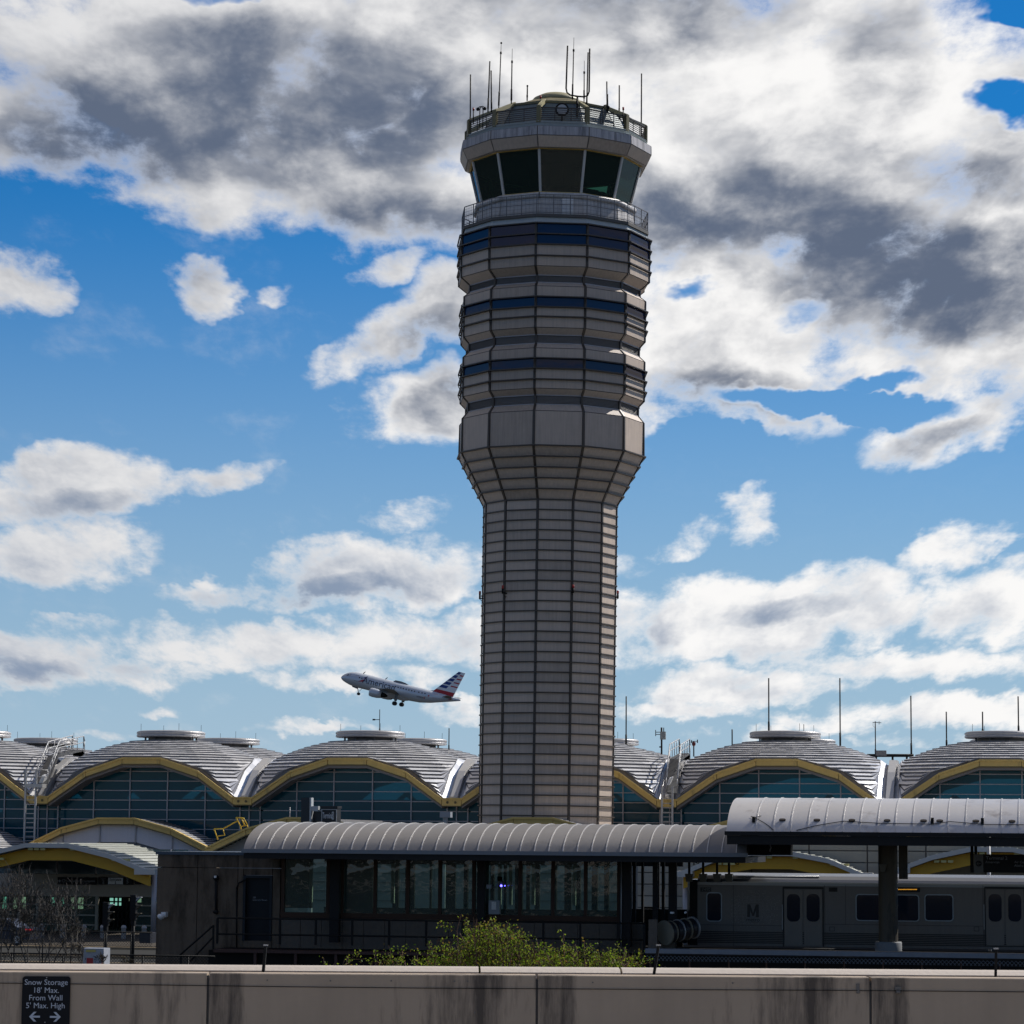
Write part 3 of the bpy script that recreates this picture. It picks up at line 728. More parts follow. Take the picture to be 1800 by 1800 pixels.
mb = MB(); mb.box((P(-150,1600,yi).x, yi+.2, 0), (P(430,1600,yi).x, yi+.4, 4)); mb.box((P(-150,1600,yi).x, YE+.4, zb-.1), (P(430,1600,yi).x, yi+.2, zb)); mb.build('lobby_wall', M_dark, term)
# upper glazing above the header, under the canopy
mb = MB(); xa, xb = P(-100, 1520, YE).x, P(330, 1520, YE).x; mb.face([(xa, YE+.1, zt-.3), (xb, YE+.1, zt-.3), (xb, YE+.1, zt+1.5), (xa, YE+.1, zt+1.5)]); mb.build('clerestory_glass', glass('clerestory_glass', (.08,.16,.2), .2, .1, .8, .8), term)
mb = MB()
for px_ in (-40, 34, 100, 169, 236, 300): x = P(px_, 1520, YE).x; mb.box((x-.05, YE, zt-.3), (x+.05, YE+.12, zt+1.5))
mb.box((xa, YE, zt+.62), (xb, YE+.11, zt+.70)); mb.build('clerestory_frame', M_mull, term)
# entrance signs
signm = mat('sign_black', (.014,.014,.015), .5, 0, var=.1, spec=.15); signw = mat('sign_white', (.75,.76,.78), .5, 0); signg = mat('sign_grey_text', (.30,.30,.31), .6, 0)
def sign_board(name, label, x0, y0, x1, y1, Y, texts, face=None, group=None, d=.12):
    a, b, c, e = rect(x0, y0, x1, y1, Y); t = thing(name, label, 'sign', ((a+b)/2, Y+d/2, c), group)
    mb = MB(); mb.box((a, Y, c), (b, Y+d, e)); mb.build('sign_panel', face or signm, t)
    for s, px_, py_, h, m_, sx in texts:
        p = P(px_, py_, Y-.012); hh = h*Y/F
        text(s, hh*1.35, m_, 'lettering', face_matrix(p), t, sx)
    return t
sign_board('entrance_sign', 'black North Security Checkpoint sign above the terminal glass, left of the entrance doors', 101, 1542, 169, 1555, YE-.3, [('North Security Checkpoint', 140, 1548.6, 4.2, signg, .92), ('\u2190', 105.5, 1548.5, 6, signw, 1), ('\u25a1', 112, 1548.5, 5, signg, 1)])
t = sign_board('entrance_sign', 'black sign with white Entrance plate above the open terminal doors', 173, 1542, 233, 1555, YE-.3, [('2', 181.5, 1550, 7.5, signg, 1), ('5', 224, 1550, 7.5, signg, 1), ('Terminal', 181.5, 1544.5, 2.0, signg, 1), ('Door', 224, 1544.5, 2.0, signg, 1)])
a, b, c, e = rect(190, 1542.8, 216, 1554.3, YE-.33); mb = MB(); mb.box((a, YE-.33, c), (b, YE-.301, e)); pl = mb.build('sign_plate', signw, t)
text('Entrance', 5.2*YE/F*1.35, signm, 'lettering', face_matrix(P(203, 1546.3, YE-.345)), t, .9)
p = P(203, 1551.3, YE-.345); mb = MB(); k_ = YE/F; mb.box((p.x-.4*k_, p.y-.004, p.z-1*k_), (p.x+.4*k_, p.y, p.z+2.4*k_)); mb.prism([p+Vector((-1.8*k_,0,-.8*k_)), p+Vector((0,0,-2.8*k_)), p+Vector((1.8*k_,0,-.8*k_))], (0,-.004,0)); mb.build('arrow', signm, t)
sign_board('entrance_sign', 'black Ticketing sign above the terminal glass, right of the entrance doors', 237, 1542, 330, 1555, YE-.3, [('Ticketing / Check-in', 268, 1545.5, 4.5, signg, .9), ('Airlines A to Z', 262, 1551, 3.2, signg, .9)])
# ------------------------------------------------------------------ things on the terminal roof
def mast(px_, ytop, ybase, Y, r=.05, base=.35, label='', group='slim antenna masts on the terminal roof', split=.22):
    b = P(px_-.5, ybase, Y); top = P(px_, ytop, Y); top = Vector((b.x, b.y, top.z))
    t = thing('antenna_mast', label, 'antenna mast', b, group); h = top.z-b.z
    mb = MB(); mb.tube([b, b+Vector((0,0,h*split))], r*1.5, 8); mb.build('mast_foot', M_black, t)
    mb = MB(); mb.tube([b+Vector((0,0,h*split)), top], r, 8); mb.build('mast_pole', M_black, t); return t
YMm = YT+W+5
def dome_z_at(px_, Y): return None
mast(1101, 1224, 1310, YMm, label='antenna mast closest to the right side of the tower shaft, against pale cloud')
mast(1287.5, 1282, 1318, YMm, label='short antenna mast left of the round roof lantern nearest the train front')
mast(1352, 1192, 1290, YMm-5, label='tallest antenna mast, rising from a round roof lantern right of the tower')
mast(1477.5, 1192, 1315, YMm, label='tall antenna mast on the dome slope just right of a round roof lantern')
mast(1602.5, 1223, 1330, YMm, label='antenna mast on the dark pipe frame between the two right-hand domes')
mast(1664.5, 1251, 1315, YMm, label='medium antenna mast on the left slope of the right-most dome')
mast(1728, 1251, 1290, YMm-5, label='medium antenna mast on top of the right-most round roof lantern, left of the taller one')
mast(1791, 1224, 1290, YMm-5, label='antenna mast at the right edge, on the right-most round roof lantern')
t = mast(667.5, 1247, 1290, YMm-5, r=.03, label='slim mast with a small weather vane on the lantern below the aeroplane', group='roof instruments')
p = P(667, 1265, YMm-5); mb = MB(); mb.tube([p+Vector((-.5,0,0)), p+Vector((.02,0,0))], .03, 6); mb.box(p+Vector((-.55,-.02,-.06)), p+Vector((-.35,.02,.06))); mb.build('wind_vane', M_black, t)
t = mast(1539.5, 1268, 1330, YMm, r=.04, label='short mast with a small crossbar aerial between the two right-hand domes', group='roof instruments')
p = P(1539.5, 1270, YMm); mb = MB(); mb.tube([p+Vector((-.25,0,.02)), p+Vector((.42,0,-.02))], .025, 6); mb.tube([p+Vector((.25,0,-.15)), p+Vector((.25,0,.1))], .02, 6); mb.tube([p+Vector((-.2,0,.02)), p+Vector((-.22,0,-.25)), p+Vector((-.05,0,-.4))], .012, 5); mb.build('crossbar_aerial', M_black, t)
mast(789.5, 1280, 1318, YMm, r=.04, label='short pale pole on the dome slope just left of the tower shaft', group='roof instruments')
t = mast(1413.5, 1273, 1290, YMm-5, r=.025, label='tiny spike aerial on the lantern under the tallest mast', group='roof instruments')
# pipe frame between right domes
YMp = YMm; mb = MB(); a_ = P(1524, 1328, YMp); b_ = P(1606, 1328, YMp)
mb.tube([a_, b_], .12, 8); t = thing('pipe_frame', 'dark horizontal pipe frame bridging the gap between the two right-hand domes', 'pipe frame', (a_+b_)/2-Vector((0,0,1)))
mb.build('crossbar', M_black, t)
for px_ in (1540, 1569, 1594):
    q = P(px_, 1328, YMp); mb = MB(); mb.tube([q, q-Vector((0,0,1.1))], .08, 8); mb.build('post', M_black, t)
mb = MB(); q = P(1550, 1325, YMp); mb.box(q+Vector((-.45,-.2,-.15)), q+Vector((.35,.2,.25))); mb.build('junction_box', mat('dull_grey_box', (.2,.2,.2), .6, .2), t)
# radio box pole left of right ladder
Yp = YT+9; b_ = P(1163, 1326, Yp); t = thing('radio_pole', 'dark pole with a grey equipment box and whip aerials beside the right roof stair', 'radio pole', b_)
q = P(1163, 1281, Yp); mb = MB(); mb.tube([b_, q+Vector((0,0,.1))], .07, 8); mb.build('pole', M_black, t)
k_ = Yp/F; mb = MB(); q = P(1165.5, 1300, Yp); mb.box(q+Vector((-4.8*k_,-.15,0)), q+Vector((4.8*k_,.15,14*k_))); mb.build('equipment_box', mat('box_grey', (.25,.27,.27), .5, .1, var=.1), t)
mb = MB(); q = P(1152.5, 1291, Yp); mb.tube([q+Vector((0,0,-3*k_)), q+Vector((0,0,8*k_))], .03, 6); mb.tube([q+Vector((0,0,4*k_)), q+Vector((8*k_,0,4*k_))], .03, 6); mb.tube([q, q+Vector((8*k_,0,0))], .03, 6)
for px_ in (1162, 1166.7): q = P(px_, 1286, Yp); mb.tube([q, q+Vector((0,0,7*k_))], .035, 6)
q = P(1159, 1313, Yp); mb.tube([q, q+Vector((4*k_,0,0))], .06, 6); mb.build('whip_aerials', M_black, t)
b_ = P(1219.5, 1330, Yp); t = thing('warning_beacon', 'small red beacon cluster on a short pole beside the right roof stair', 'beacon', b_)
q = P(1219.5, 1312, Yp); mb = MB(); mb.tube([b_, q], .05, 6); mb.tube([P(1215.5,1303,Yp), P(1226,1303,Yp)], .025, 6); mb.tube([P(1226,1300,Yp), P(1226,1306,Yp)], .04, 6); mb.tube([P(1215.5,1301,Yp), P(1215.5,1306,Yp)], .04, 6); mb.build('bracket', M_black, t)
mb = MB(); mb.lathe(q, [(.05,0),(.14,.1),(.15,.3),(.05,.36),(.01,.37)], 10); mb.build('lamp', mat('beacon_red', (.12,.015,.012), .4, 0), t)
# roof access ladders / stairs
def stair_ladder(label, lx0, lx1, ytop_l, ybot_l, Yl, pts_rail_l, pts_rail_r, posts, Y0, Y1, lev, extra):
    """vertical ladder up the glass wall, then an inclined stair and a small gangway with handrails"""
    base = P((lx0+lx1)/2, ybot_l, Yl); t = thing('roof_access_stair', label, 'roof stair', base, 'galvanised stairs climbing the terminal roof')
    for lx in (lx0, lx1):
        mb = MB(); a = P(lx, ybot_l, Yl); b = P(lx, ytop_l, Yl); b = Vector((a.x, a.y, b.z)); mb.bar(a, b, .14, .14); mb.build('ladder_stile', M_galv, t)
    mb = MB(); y = ytop_l+14
    while y < ybot_l: a, b = P(lx0, y, Yl), P(lx1, y, Yl); mb.bar(a, b, .05, .05); y += 8
    mb.build('ladder_rungs', M_galv, t)
    def along(pl, Ya, Yb): n = len(pl); return [P(x, y, Ya+(Yb-Ya)*w) for x, y, w in pl]
    for nm, pl in (('handrail', pts_rail_l), ('handrail', pts_rail_r)):
        mb = MB(); q = along(pl, Y0, Y1); mb.tube(q, .045, 6, caps=True); q2 = [p-Vector((0,0,.5)) for p in q]; mb.tube(q2, .035, 6); 
        for i in range(len(q)-1):
            n_ = max(1, int((q[i+1]-q[i]).length/1.0))
            for j in range(n_+1):
                p = q[i].lerp(q[i+1], j/n_); mb.tube([p, p-Vector((0,0,1.05))], .03, 5)
        mb.build(nm, M_galv, t)
    mb = MB(); ql = along(pts_rail_l, Y0, Y1); qr = along(pts_rail_r, Y0, Y1)
    for i in range(min(len(ql), len(qr))-1):
        dz = Vector((0,0,-1.08)); a, b, c, d = ql[i]+dz, qr[i]+dz, qr[i+1]+dz, ql[i+1]+dz
        mb.hexa([a-Vector((0,0,.12)), b-Vector((0,0,.12)), c-Vector((0,0,.12)), d-Vector((0,0,.12)), a, b, c, d])
    mb.build('gangway', mat('grating_dark', (.09,.09,.09), .6, .5, var=.2), t)
    mb = MB()
    for (x, y, w) in extra: q = P(x, y, Y0+(Y1-Y0)*w); mb.bar(q, q+Vector((-.35, 0, -.9)), .12, .12)
    mb.build('support_strut', M_galv, t)
    return t
stair_ladder('galvanised roof stair and ladder at the far left, between the first two yellow arches', 42.5, 60.5, 1352, 1481, YT-1.2,
    [(63,1356,0),(85,1304,.55),(127,1293,1),(129,1302,1)], [(84,1354,0),(104,1303,.5),(147,1294,1),(149,1303,1)], None, YT-.5, YT+9, None, [(100,1352,.3),(124,1338,.7),(148,1326,1)])
stair_ladder('galvanised roof stair and ladder just right of the tower shaft', 1163.5, 1182, 1382, 1450, YT-1.2,
    [(1171,1366,0),(1177.5,1308,.5),(1193.5,1299,1),(1195,1310,1)], [(1190,1368,0),(1197,1309,.45),(1212,1299,1),(1213,1310,1)], None, YT-.5, YT+9, None, [(1190,1352,.3),(1204,1340,.7)])
# platform hoop round the left ladder
mb = MB(); a, b = P(42.5,1354,YT-1.2), P(64,1354,YT-1.2); c = P(60.5,1382,YT-1.2)
tt = MB(); tt.tube([P(43,1384,YT-1.2), P(43,1356,YT-1.2), P(46,1353,YT-1.2), P(62,1353,YT-1.2), P(84,1354,YT-1)], .04, 6); tt.tube([P(44,1365,YT-1.2), P(82,1366,YT-1)], .035, 6); tt.box(P(47,1382,YT-1.2)-Vector((0,.3,.1)), P(77,1378,YT-1.2)+Vector((0,.6,0)))
o = tt.build('ladder_landing', M_galv, None); tag(o, 'small railed landing at the head of the far-left ladder', 'landing')
# white tool boxes on the stair foot (sunlit)
for (x, y, w_, h_, lab) in ((74,1370,7,15,'bright white slanted sheet lying at the foot of the far-left roof stair'), (1176,1374,4,13,'bright white slanted sheet at the foot of the right roof stair')):
    q = P(x, y, YT-.2); k_ = YT/F; mb = MB(); u = Vector((.35,0,.93)); u.normalize(); mb.prism([q-u*h_/2*k_-Vector((w_/2*k_,0,0)), q-u*h_/2*k_+Vector((w_/2*k_,0,0)), q+u*h_/2*k_+Vector((w_/2*k_,0,0)), q+u*h_/2*k_-Vector((w_/2*k_,0,0))], (.1,.5,.12)); tag(mb.build('metal_sheet', M_white), lab, 'metal sheet')
# yellow safety rail on lower roof
Yy = YL+1; t = thing('yellow_safety_rail', 'bright yellow safety rail on the lower roof left of the station canopy', 'safety rail', P(412, 1470, Yy)); my = mat('safety_yellow', (.75,.50,.03), .45, 0)
mb = MB()
for dy in (0, .5):
    for pl in ([(376,1457),(392,1457),(395,1468),(381,1470),(376,1457)], [(392,1457),(417,1443)], [(415,1437),(423,1453),(435,1450),(428,1438),(415,1437)], [(424,1438),(431,1452)], [(381,1470),(383,1476)], [(423,1453),(424,1458)], [(434,1450),(436,1455)]):
        mb.tube([P(x, y, Yy+dy) for x, y in pl], .045, 6)
mb.build('rail_frame', my, t)
# ------------------------------------------------------------------ metro station
YS = 100.0; YCAN = 96.8
M_conc = mat('aged_concrete', (.14,.108,.080), .9, 0, spec=.1, var=.22, scale=1.2, streak=.2, bump=.5, dirt=((.035,.028,.022), 1.3, .48, .66, .25))
M_conc2 = mat('aggregate_concrete', (.13,.108,.086), .9, 0, var=.3, scale=6, bump=.6)
M_can = mat('canopy_metal', (.235,.222,.213), .45, .3, var=.12, scale=.7, streak=.08, island=.06, dirt=((.12,.11,.10), .8, .58, .80, .5))
M_seam = mat('seam_metal', (.60,.58,.56), .35, .4, var=.05)
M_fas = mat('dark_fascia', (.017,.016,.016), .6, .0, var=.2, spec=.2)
M_gut = mat('gutter_grey', (.17,.18,.20), .45, .3, var=.1)
MAT_l = mat('lamp_shade_brown', (.10,.085,.06), .5)
M_brown = mat('brown_frame', (.060,.032,.020), .6, .0, var=.25, scale=2, spec=.2)
ZPL = P(1500, 1668, YS).z - .02
st = thing('station_building', 'dark concrete metro station building with a row of bronze-framed windows under a barrel canopy', 'station building', (P(600,1600,YS).x, YS+2, 0))
a, b, c, e = rect(275, 1500, 492, 1672, YS)
# concrete block with doorway
dx0, dx1, dzt = P(427,1600,YS).x, P(478,1600,YS).x, P(450,1539,YS).z
mb = MB(); zt = P(380,1503,YS).z
j1, j2 = P(346,1600,YS).x, P(417,1600,YS).x; zj = P(380,1525.5,YS).z
def cwall(x0, x1, z0, z1): mb.box((x0+.012, YS, z0+.012), (x1-.012, YS+.4, z1-.012), 0)
cwall(a, j1, zj, zt); cwall(j1, j2, zj, zt); cwall(j2, P(492,1510,YS).x, zj, zt)
cwall(a, j1, 0, zj); cwall(j1, j2, 0, zj); cwall(j2, dx0, 0, zj); cwall(dx1, P(492,1600,YS).x, 0, zj); cwall(dx0, dx1, dzt, zj); cwall(dx0, dx1, 0, ZPL)
mb.box((a+.03, YS+.03, 0), (P(492,1600,YS).x, YS+.38, ZPL)); mb.box((a+.02, YS+.4, 0), (a+.3, YS+7, zt-.02))
mb.box((a+.02, YS+.02, zt-.02), (dx1+.6, YS+7, zt-.0))
mb.build('concrete_wall', M_conc, st)
mb = MB(); mb.box((a-.05, YS-.06, zt), (P(492,1500,YS).x, YS+7, zt+.11)); mb.build('roof_edge', mat('roof_edge_blue', (.055,.075,.10), .5, .3, var=.6, scale=1.2), st)
mb = MB(); mb.box((dx0+.002, YS-.04, ZPL), (dx0+.09, YS+.3, dzt-.002)); mb.box((dx1-.09, YS-.04, ZPL), (dx1-.002, YS+.3, dzt-.002)); mb.box((dx0+.09, YS-.04, dzt-.09), (dx1-.09, YS+.3, dzt-.002)); mb.build('door_frame', mat('door_frame_blue', (.018,.022,.028), .5, spec=.2), st)
mb = MB(); mb.box((dx0+.09, YS+.18, ZPL), (dx1-.09, YS+.24, dzt-.09)); door = mb.build('door', mat('door_dark', (.012,.013,.016), .5, spec=.2), st)
text('103', .085, signg, 'lettering', face_matrix(P(447,1577.5,YS+.165)), door); text('Cleaners Room', .085, signg, 'lettering', face_matrix(P(457,1582,YS+.165)), door)
# conduit
mb = MB(); p0_, p1_ = P(380,1543,YS-.12), P(380,1603,YS-.12); mb.tube([p0_+Vector((-.1,.1,0)), p0_, p1_, p1_+Vector((-.1,.1,0))], .055, 8); mb.ball(p0_, .11); mb.ball(p1_, .09)
mb.tube([P(416,1562,YS-.08), P(420,1552,YS-.08), P(430,1547,YS-.08)], .03, 6); mb.tube([P(416,1562,YS-.08), P(416,1668,YS-.08)], .03, 6); mb.build('conduit', M_black, st)
mb = MB(); mb.box(p0_+Vector((-.04,-.14,.0)), p0_+Vector((.04,-.05,.08))); mb.build('conduit_lamp', M_white, st)
# windows: low wall, sill, mullions and glass
wx0, wx1 = P(496,1600,YS).x, P(1092,1600,YS).x; zs0 = P(700,1611,YS).z; ztw = P(700,1509,YS).z
mb = MB(); X = wx0-.1; n_ = 17; stp = (P(1130,1640,YS).x-X)/n_
for i in range(n_): mb.box((X+i*stp+.012, YS+.05, 0), (X+(i+1)*stp-.012, YS+.35, zs0-.1))
mb.box((X, YS+.08, 0), (P(1130,1640,YS).x, YS+.34, zs0-.12)); mb.build('low_wall', M_conc2, st)
mb = MB(); mb.box((wx0-.05, YS-.05, zs0-.09), (wx1+.05, YS+.36, zs0+.10)); mb.build('window_sill', M_brown, st)
glS = glass('station_glass', (.38,.58,.48), .82, .01, .9, .25)
mx_ = [497, 576.5, 601, 659, 716.5, 773, 832.5, 850, 914, 972, 1029, 1087.5]
for i, px_ in enumerate(mx_):
    x = P(px_, 1560, YS).x; mb = MB(); mb.box((x-.06, YS, zs0+.1), (x+.06, YS+.16, ztw)); mb.build('window_mullion', M_brown, st)
for i in range(len(mx_)-1):
    xa, xb = P(mx_[i], 1560, YS).x, P(mx_[i+1], 1560, YS).x
    mb = MB(); mb.face([(xa+.06, YS+.08, zs0+.1), (xb-.06, YS+.08, zs0+.1), (xb-.06, YS+.08, ztw), (xa+.06, YS+.08, ztw)]); mb.build('window_pane', glS, st)
mb = MB(); mb.box((wx0, YS-.02, ztw), (wx1, YS+.4, ztw+.5)); mb.build('window_head', M_fas, st)
# columns in front
for px_, w_ in ((588.5,.17), (846,.13), (1099.5,.20)):
    x = P(px_, 1600, YS-.4).x; mb = MB(); mb.box((x-w_, YS-.5, ZPL), (x+w_, YS-.2, ztw+.6)); mb.build('canopy_column', M_fas, st)
mb = MB(); p_ = P(1092, 1600, YS-.55); mb.tube([Vector((p_.x, p_.y, ZPL)), Vector((p_.x, p_.y, ztw))], .022, 6); mb.build('downpipe', M_galv, st)
# rear wall of the room with openings letting daylight through
yr = YS+6.5; mb = MB()
xx = wx0
random.seed(11)
mb.box((wx0-.1, yr, 0), (P(1200,1600,yr).x, yr+.2, zs0+.15)); mb.box((wx0-.1, yr, ztw-.25), (P(1200,1600,yr).x, yr+.2, ztw+.6))
blocks = [(496,548),(573,655),(690,700),(712,728),(755,758),(783,800),(815,822),(838,858),(862,868),(885,890),(905,918),(925,931),(940,948),(968,978),(992,1004),(1012,1020),(1040,1050),(1062,1070),(1088,1094)]
for (q0, q1) in blocks: mb.box((P(q0,1560,yr).x, yr, zs0+.1), (P(q1,1560,yr).x, yr+.2, ztw))
mb.box((wx0-.1, YS+.4, zs0-1.2), (wx1+.4, yr, zs0-1.1)); mb.build('rear_frame', M_dark, st)
mb = MB()
for px_ in (546, 690, 878, 897, 937, 1009): x = P(px_, 1560, YS+3).x; mb.box((x-.06, YS+3, zs0+.4), (x+.06, YS+3.12, ztw-.2))
mb.build('pale_post', mat('pale_cream', (.30,.29,.23), .6, 0), st)
# posts of the open passage right of the windows
for (q0, q1, yy, yb_) in ((1112,1117,1,0),(1127,1131,3,0),(1147,1156,0,0),(1163,1168,3,0),(1175,1189,0,0),(1156,1159,4,0)):
    mb = MB(); mb.box((P(q0,1560,YS+yy).x, YS+yy, ZPL), (P(q1,1560,YS+yy).x, YS+yy+.2, ztw+.5)); mb.build('passage_post', M_fas, st)
mb = MB(); mb.box((P(1105,1600,YS+4).x, YS+4, ZPL), (P(1207,1600,YS+4).x, YS+4.2, P(1150,1598,YS+4).z)); mb.box((P(1131,1592,YS+4.5).x, YS+4.5, P(1150,1600,YS+4.5).z), (P(1147,1592,YS+4.5).x, YS+4.6, P(1150,1594,YS+4.5).z)); mb.build('passage_parapet', M_fas, st)
# electrical box and small items on the facade
def smallbox(name, label, cat, x0, y0, x1, y1, Y, d, m_): 
    a, b, c, e = rect(x0, y0, x1, y1, Y); mb = MB(); mb.box((a, Y, c), (b, Y+d, e)); return tag(mb.build(name, m_), label, cat)
a, b, c, e = rect(859,1583,878,1607,YS-.55); t = thing('electrical_cabinet', 'grey electrical cabinet with a white notice on the station column', 'electrical cabinet', ((a+b)/2, YS-.5, c))
mb = MB(); mb.box((a, YS-.55, c), (b, YS-.3, e)); mb.build('cabinet_body', mat('cabinet_grey', (.20,.22,.24), .5, .2, var=.1), t)
a, b, c, e = rect(864,1585,872,1599,YS-.57); mb = MB(); mb.box((a, YS-.57, c), (b, YS-.553, e)); mb.build('notice', mat('notice_white', (.55,.55,.53), .6, 0, var=.5, scale=30), t)
smallbox('junction_box', 'small grey junction box above the electrical cabinet', 'junction box', 855,1555,863,1562,YS-.5,.15, MAT['cabinet_grey'])
t = thing('security_camera', 'black camera pod with glowing blue lamps by the station windows', 'security camera', P(881,1560,YS-.5))
mb = MB(); mb.tube([P(881,1548,YS-.5), P(881,1556,YS-.5)], .07, 8); mb.tube([P(876,1552,YS-.5), P(872,1560,YS-.5), P(864,1559,YS-.5)], .02, 5); mb.box(P(879,1546,YS-.5)-Vector((.1,0,.05)), P(883,1541,YS-.5)); mb.build('camera_body', mat('cam_body', (.08,.08,.08), .5), t)
mblue = mat('blue_lamp', (.02,.02,.4), .3, 0, emit=((.12,.10,1.0), 6))
for px_, r_ in ((881,.042),(887.5,.02)): mb = MB(); mb.ball(P(px_,1557,YS-.6), r_); mb.build('blue_lamp', mblue, t)
t = thing('security_camera', 'white dome camera on the left corner of the concrete station wall', 'security camera', P(284,1610,YS-.2))
mb = MB(); mb.box(P(283,1612,YS-.3), P(291,1603.5,YS-.3)+Vector((0,.3,0))); mb.build('bracket', M_white, t)
mb = MB(); q = P(283,1612,YS-.35); mb.lathe(q, [(.01,-.10),(.09,-.06),(.13,0),(.13,.06),(.08,.11),(.01,.12)], 14); mb.build('dome_housing', M_white, t)
# ---- barrel canopies
def barrel(label, xl, xr, Ya, zb_, rise, hw, pitch_m, thk, fas_h, m_, group, x_first=None, stains=False):
    t = thing('platform_canopy', label, 'canopy', ((xl+xr)/2, Ya+hw, ZPL), group); n = 20; pr = []
    for i in range(n+1):
        u = -1+2*i/n; ang = math.pi*i/n*1.0
        y = Ya+hw-hw*math.cos(ang*.86+math.pi*.07)/math.cos(math.pi*.07); z = zb_+rise*(math.sin(ang*.86+math.pi*.07)-math.sin(math.pi*.07))/(1-math.sin(math.pi*.07)); pr.append((y, z))
    mb = MB(); nx = int((xr-xl)/pitch_m)
    off = x_first or 0
    edges = [xl]+[xl+off+pitch_m*i for i in range(nx+1) if xl+off+pitch_m*i > xl+.1 and xl+off+pitch_m*i < xr-.1]+[xr]
    for xa, xb in zip(edges, edges[1:]):
        i0 = len(mb.v)
        for (y, z) in pr: mb.v += [Vector((xa, y, z)), Vector((xb, y, z))]
        for i in range(n): mb.f.append((i0+2*i, i0+2*i+1, i0+2*i+3, i0+2*i+2)); mb.mi.append(0); mb.sm.append(True)
    for xx in (xl, xr): mb.face([(xx, y, z-.0) for y, z in pr], 1)
    for (ya, za), (yb_, zb2) in zip(pr, pr[1:]): mb.face([(xl, ya, za-.05), (xl, yb_, zb2-.05), (xr, yb_, zb2-.05), (xr, ya, za-.05)], 1)
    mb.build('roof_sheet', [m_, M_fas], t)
    for xe in edges[1:-1]:
        s = MB(); pts = [(xe, y, z) for y, z in pr]
        for (pa, pb) in zip(pts, pts[1:]): s.bar(Vector(pa)+Vector((0,0,.01)), Vector(pb)+Vector((0,0,.01)), .03, .03)
        s.build('standing_seam', M_seam, t)
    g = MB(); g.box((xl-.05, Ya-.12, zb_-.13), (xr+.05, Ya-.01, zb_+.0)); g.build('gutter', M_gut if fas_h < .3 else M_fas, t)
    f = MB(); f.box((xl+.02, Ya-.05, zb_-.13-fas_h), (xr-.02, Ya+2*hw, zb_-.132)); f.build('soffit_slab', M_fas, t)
    return t, edges, pr
zb1 = P(870,1496,YCAN).z; zt1 = P(870,1448,YCAN+3.5).z
XL1, XR1 = P(428,1496,YCAN).x, P(1312,1496,YCAN).x; pm = (P(1267,1490,YCAN).x-P(447,1490,YCAN).x)/33.2
pm = (P(1243,1490,YCAN).x-P(447.5,1490,YCAN).x)/32
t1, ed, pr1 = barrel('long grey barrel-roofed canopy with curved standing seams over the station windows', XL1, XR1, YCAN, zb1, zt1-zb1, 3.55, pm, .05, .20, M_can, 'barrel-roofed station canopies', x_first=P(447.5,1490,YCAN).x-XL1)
YC2 = 94.0; zb2_ = P(1550,1463,YC2).z; zt2 = P(1550,1403.5,YC2+3.6).z
XL2 = P(1277,1463,YC2).x; XR2 = P(2100,1463,YC2).x; pm2 = (P(1791,1460,YC2).x-P(1329,1460,YC2).x)/15
M_can2 = mat('pale_canopy_metal', (.62,.60,.585), .36, .5, var=.07, scale=.6, streak=.05, island=.06, dirt=((.30,.26,.23), .9, .56, .80, .4))
t2, ed2, pr2 = barrel('paler, higher barrel-roofed canopy over the platform at right, with round bolts and a loose cable', XL2, XR2, YC2, zb2_, zt2-zb2_, 3.7, pm2, .05, .30, M_can2, 'barrel-roofed station canopies', x_first=P(1329,1460,YC2).x-XL2)
# oval vents and cable on the right canopy
def on_barrel(pr, y): 
    for (ya, za), (yb_, zb3) in zip(pr, pr[1:]):
        if ya <= y <= yb_: return za+(zb3-za)*(y-ya)/(yb_-ya), Vector((0, -(zb3-za), yb_-ya)).normalized(), Vector((0, yb_-ya, zb3-za)).normalized()
for px_ in (1375.5, 1436, 1497.5, 1559.5, 1623.5, 1652, 1715.5, 1779):
    q = P(px_, 1449.5, YC2+.35); z, nrm, tan = on_barrel(pr2, YC2+.35); c = Vector((q.x, YC2+.35, z)); mb = MB()
    prm = [c+Vector((.11*math.cos(j*.5236), 0, 0))+tan*.045*math.sin(j*.5236) for j in range(12)]; mb.prism(prm, nrm*.05); mb.build('roof_vent', mat('vent_dark', (.06,.045,.035), .6, .2), t2)
for pl in ([(1320,1438),(1360,1463)], [(1400,1463),(1483,1448.5),(1545,1452),(1639,1453),(1670,1448),(1730,1453),(1800,1453)], [(1322,1444),(1338,1437)]):
    mb = MB(); pts = []
    for (xa, ya), (xb, yb_) in zip(pl, pl[1:]):
        for i in range(6):
            s = i/5; px_, py_ = xa+(xb-xa)*s, ya+(yb_-ya)*s; frac = (1463-py_)/60; y = YC2+.02+frac*1.2; z, nrm, tan = on_barrel(pr2, y); pts.append(Vector((P(px_,py_,y).x, y, z))+nrm*.03)
    mb.tube(pts, .012, 4); mb.build('loose_cable', M_black, t2)
for px_, py_ in ((1325,1443),(1639,1455),(1727,1452)):
    y = YC2+.3; z, nrm, tan = on_barrel(pr2, y); x = P(px_,py_,y).x; mb = MB(); mb.box((x-.05,y-.08,z-.02),(x+.05,y+.05,z+.16)); mb.build('cable_clip', M_black, t2)
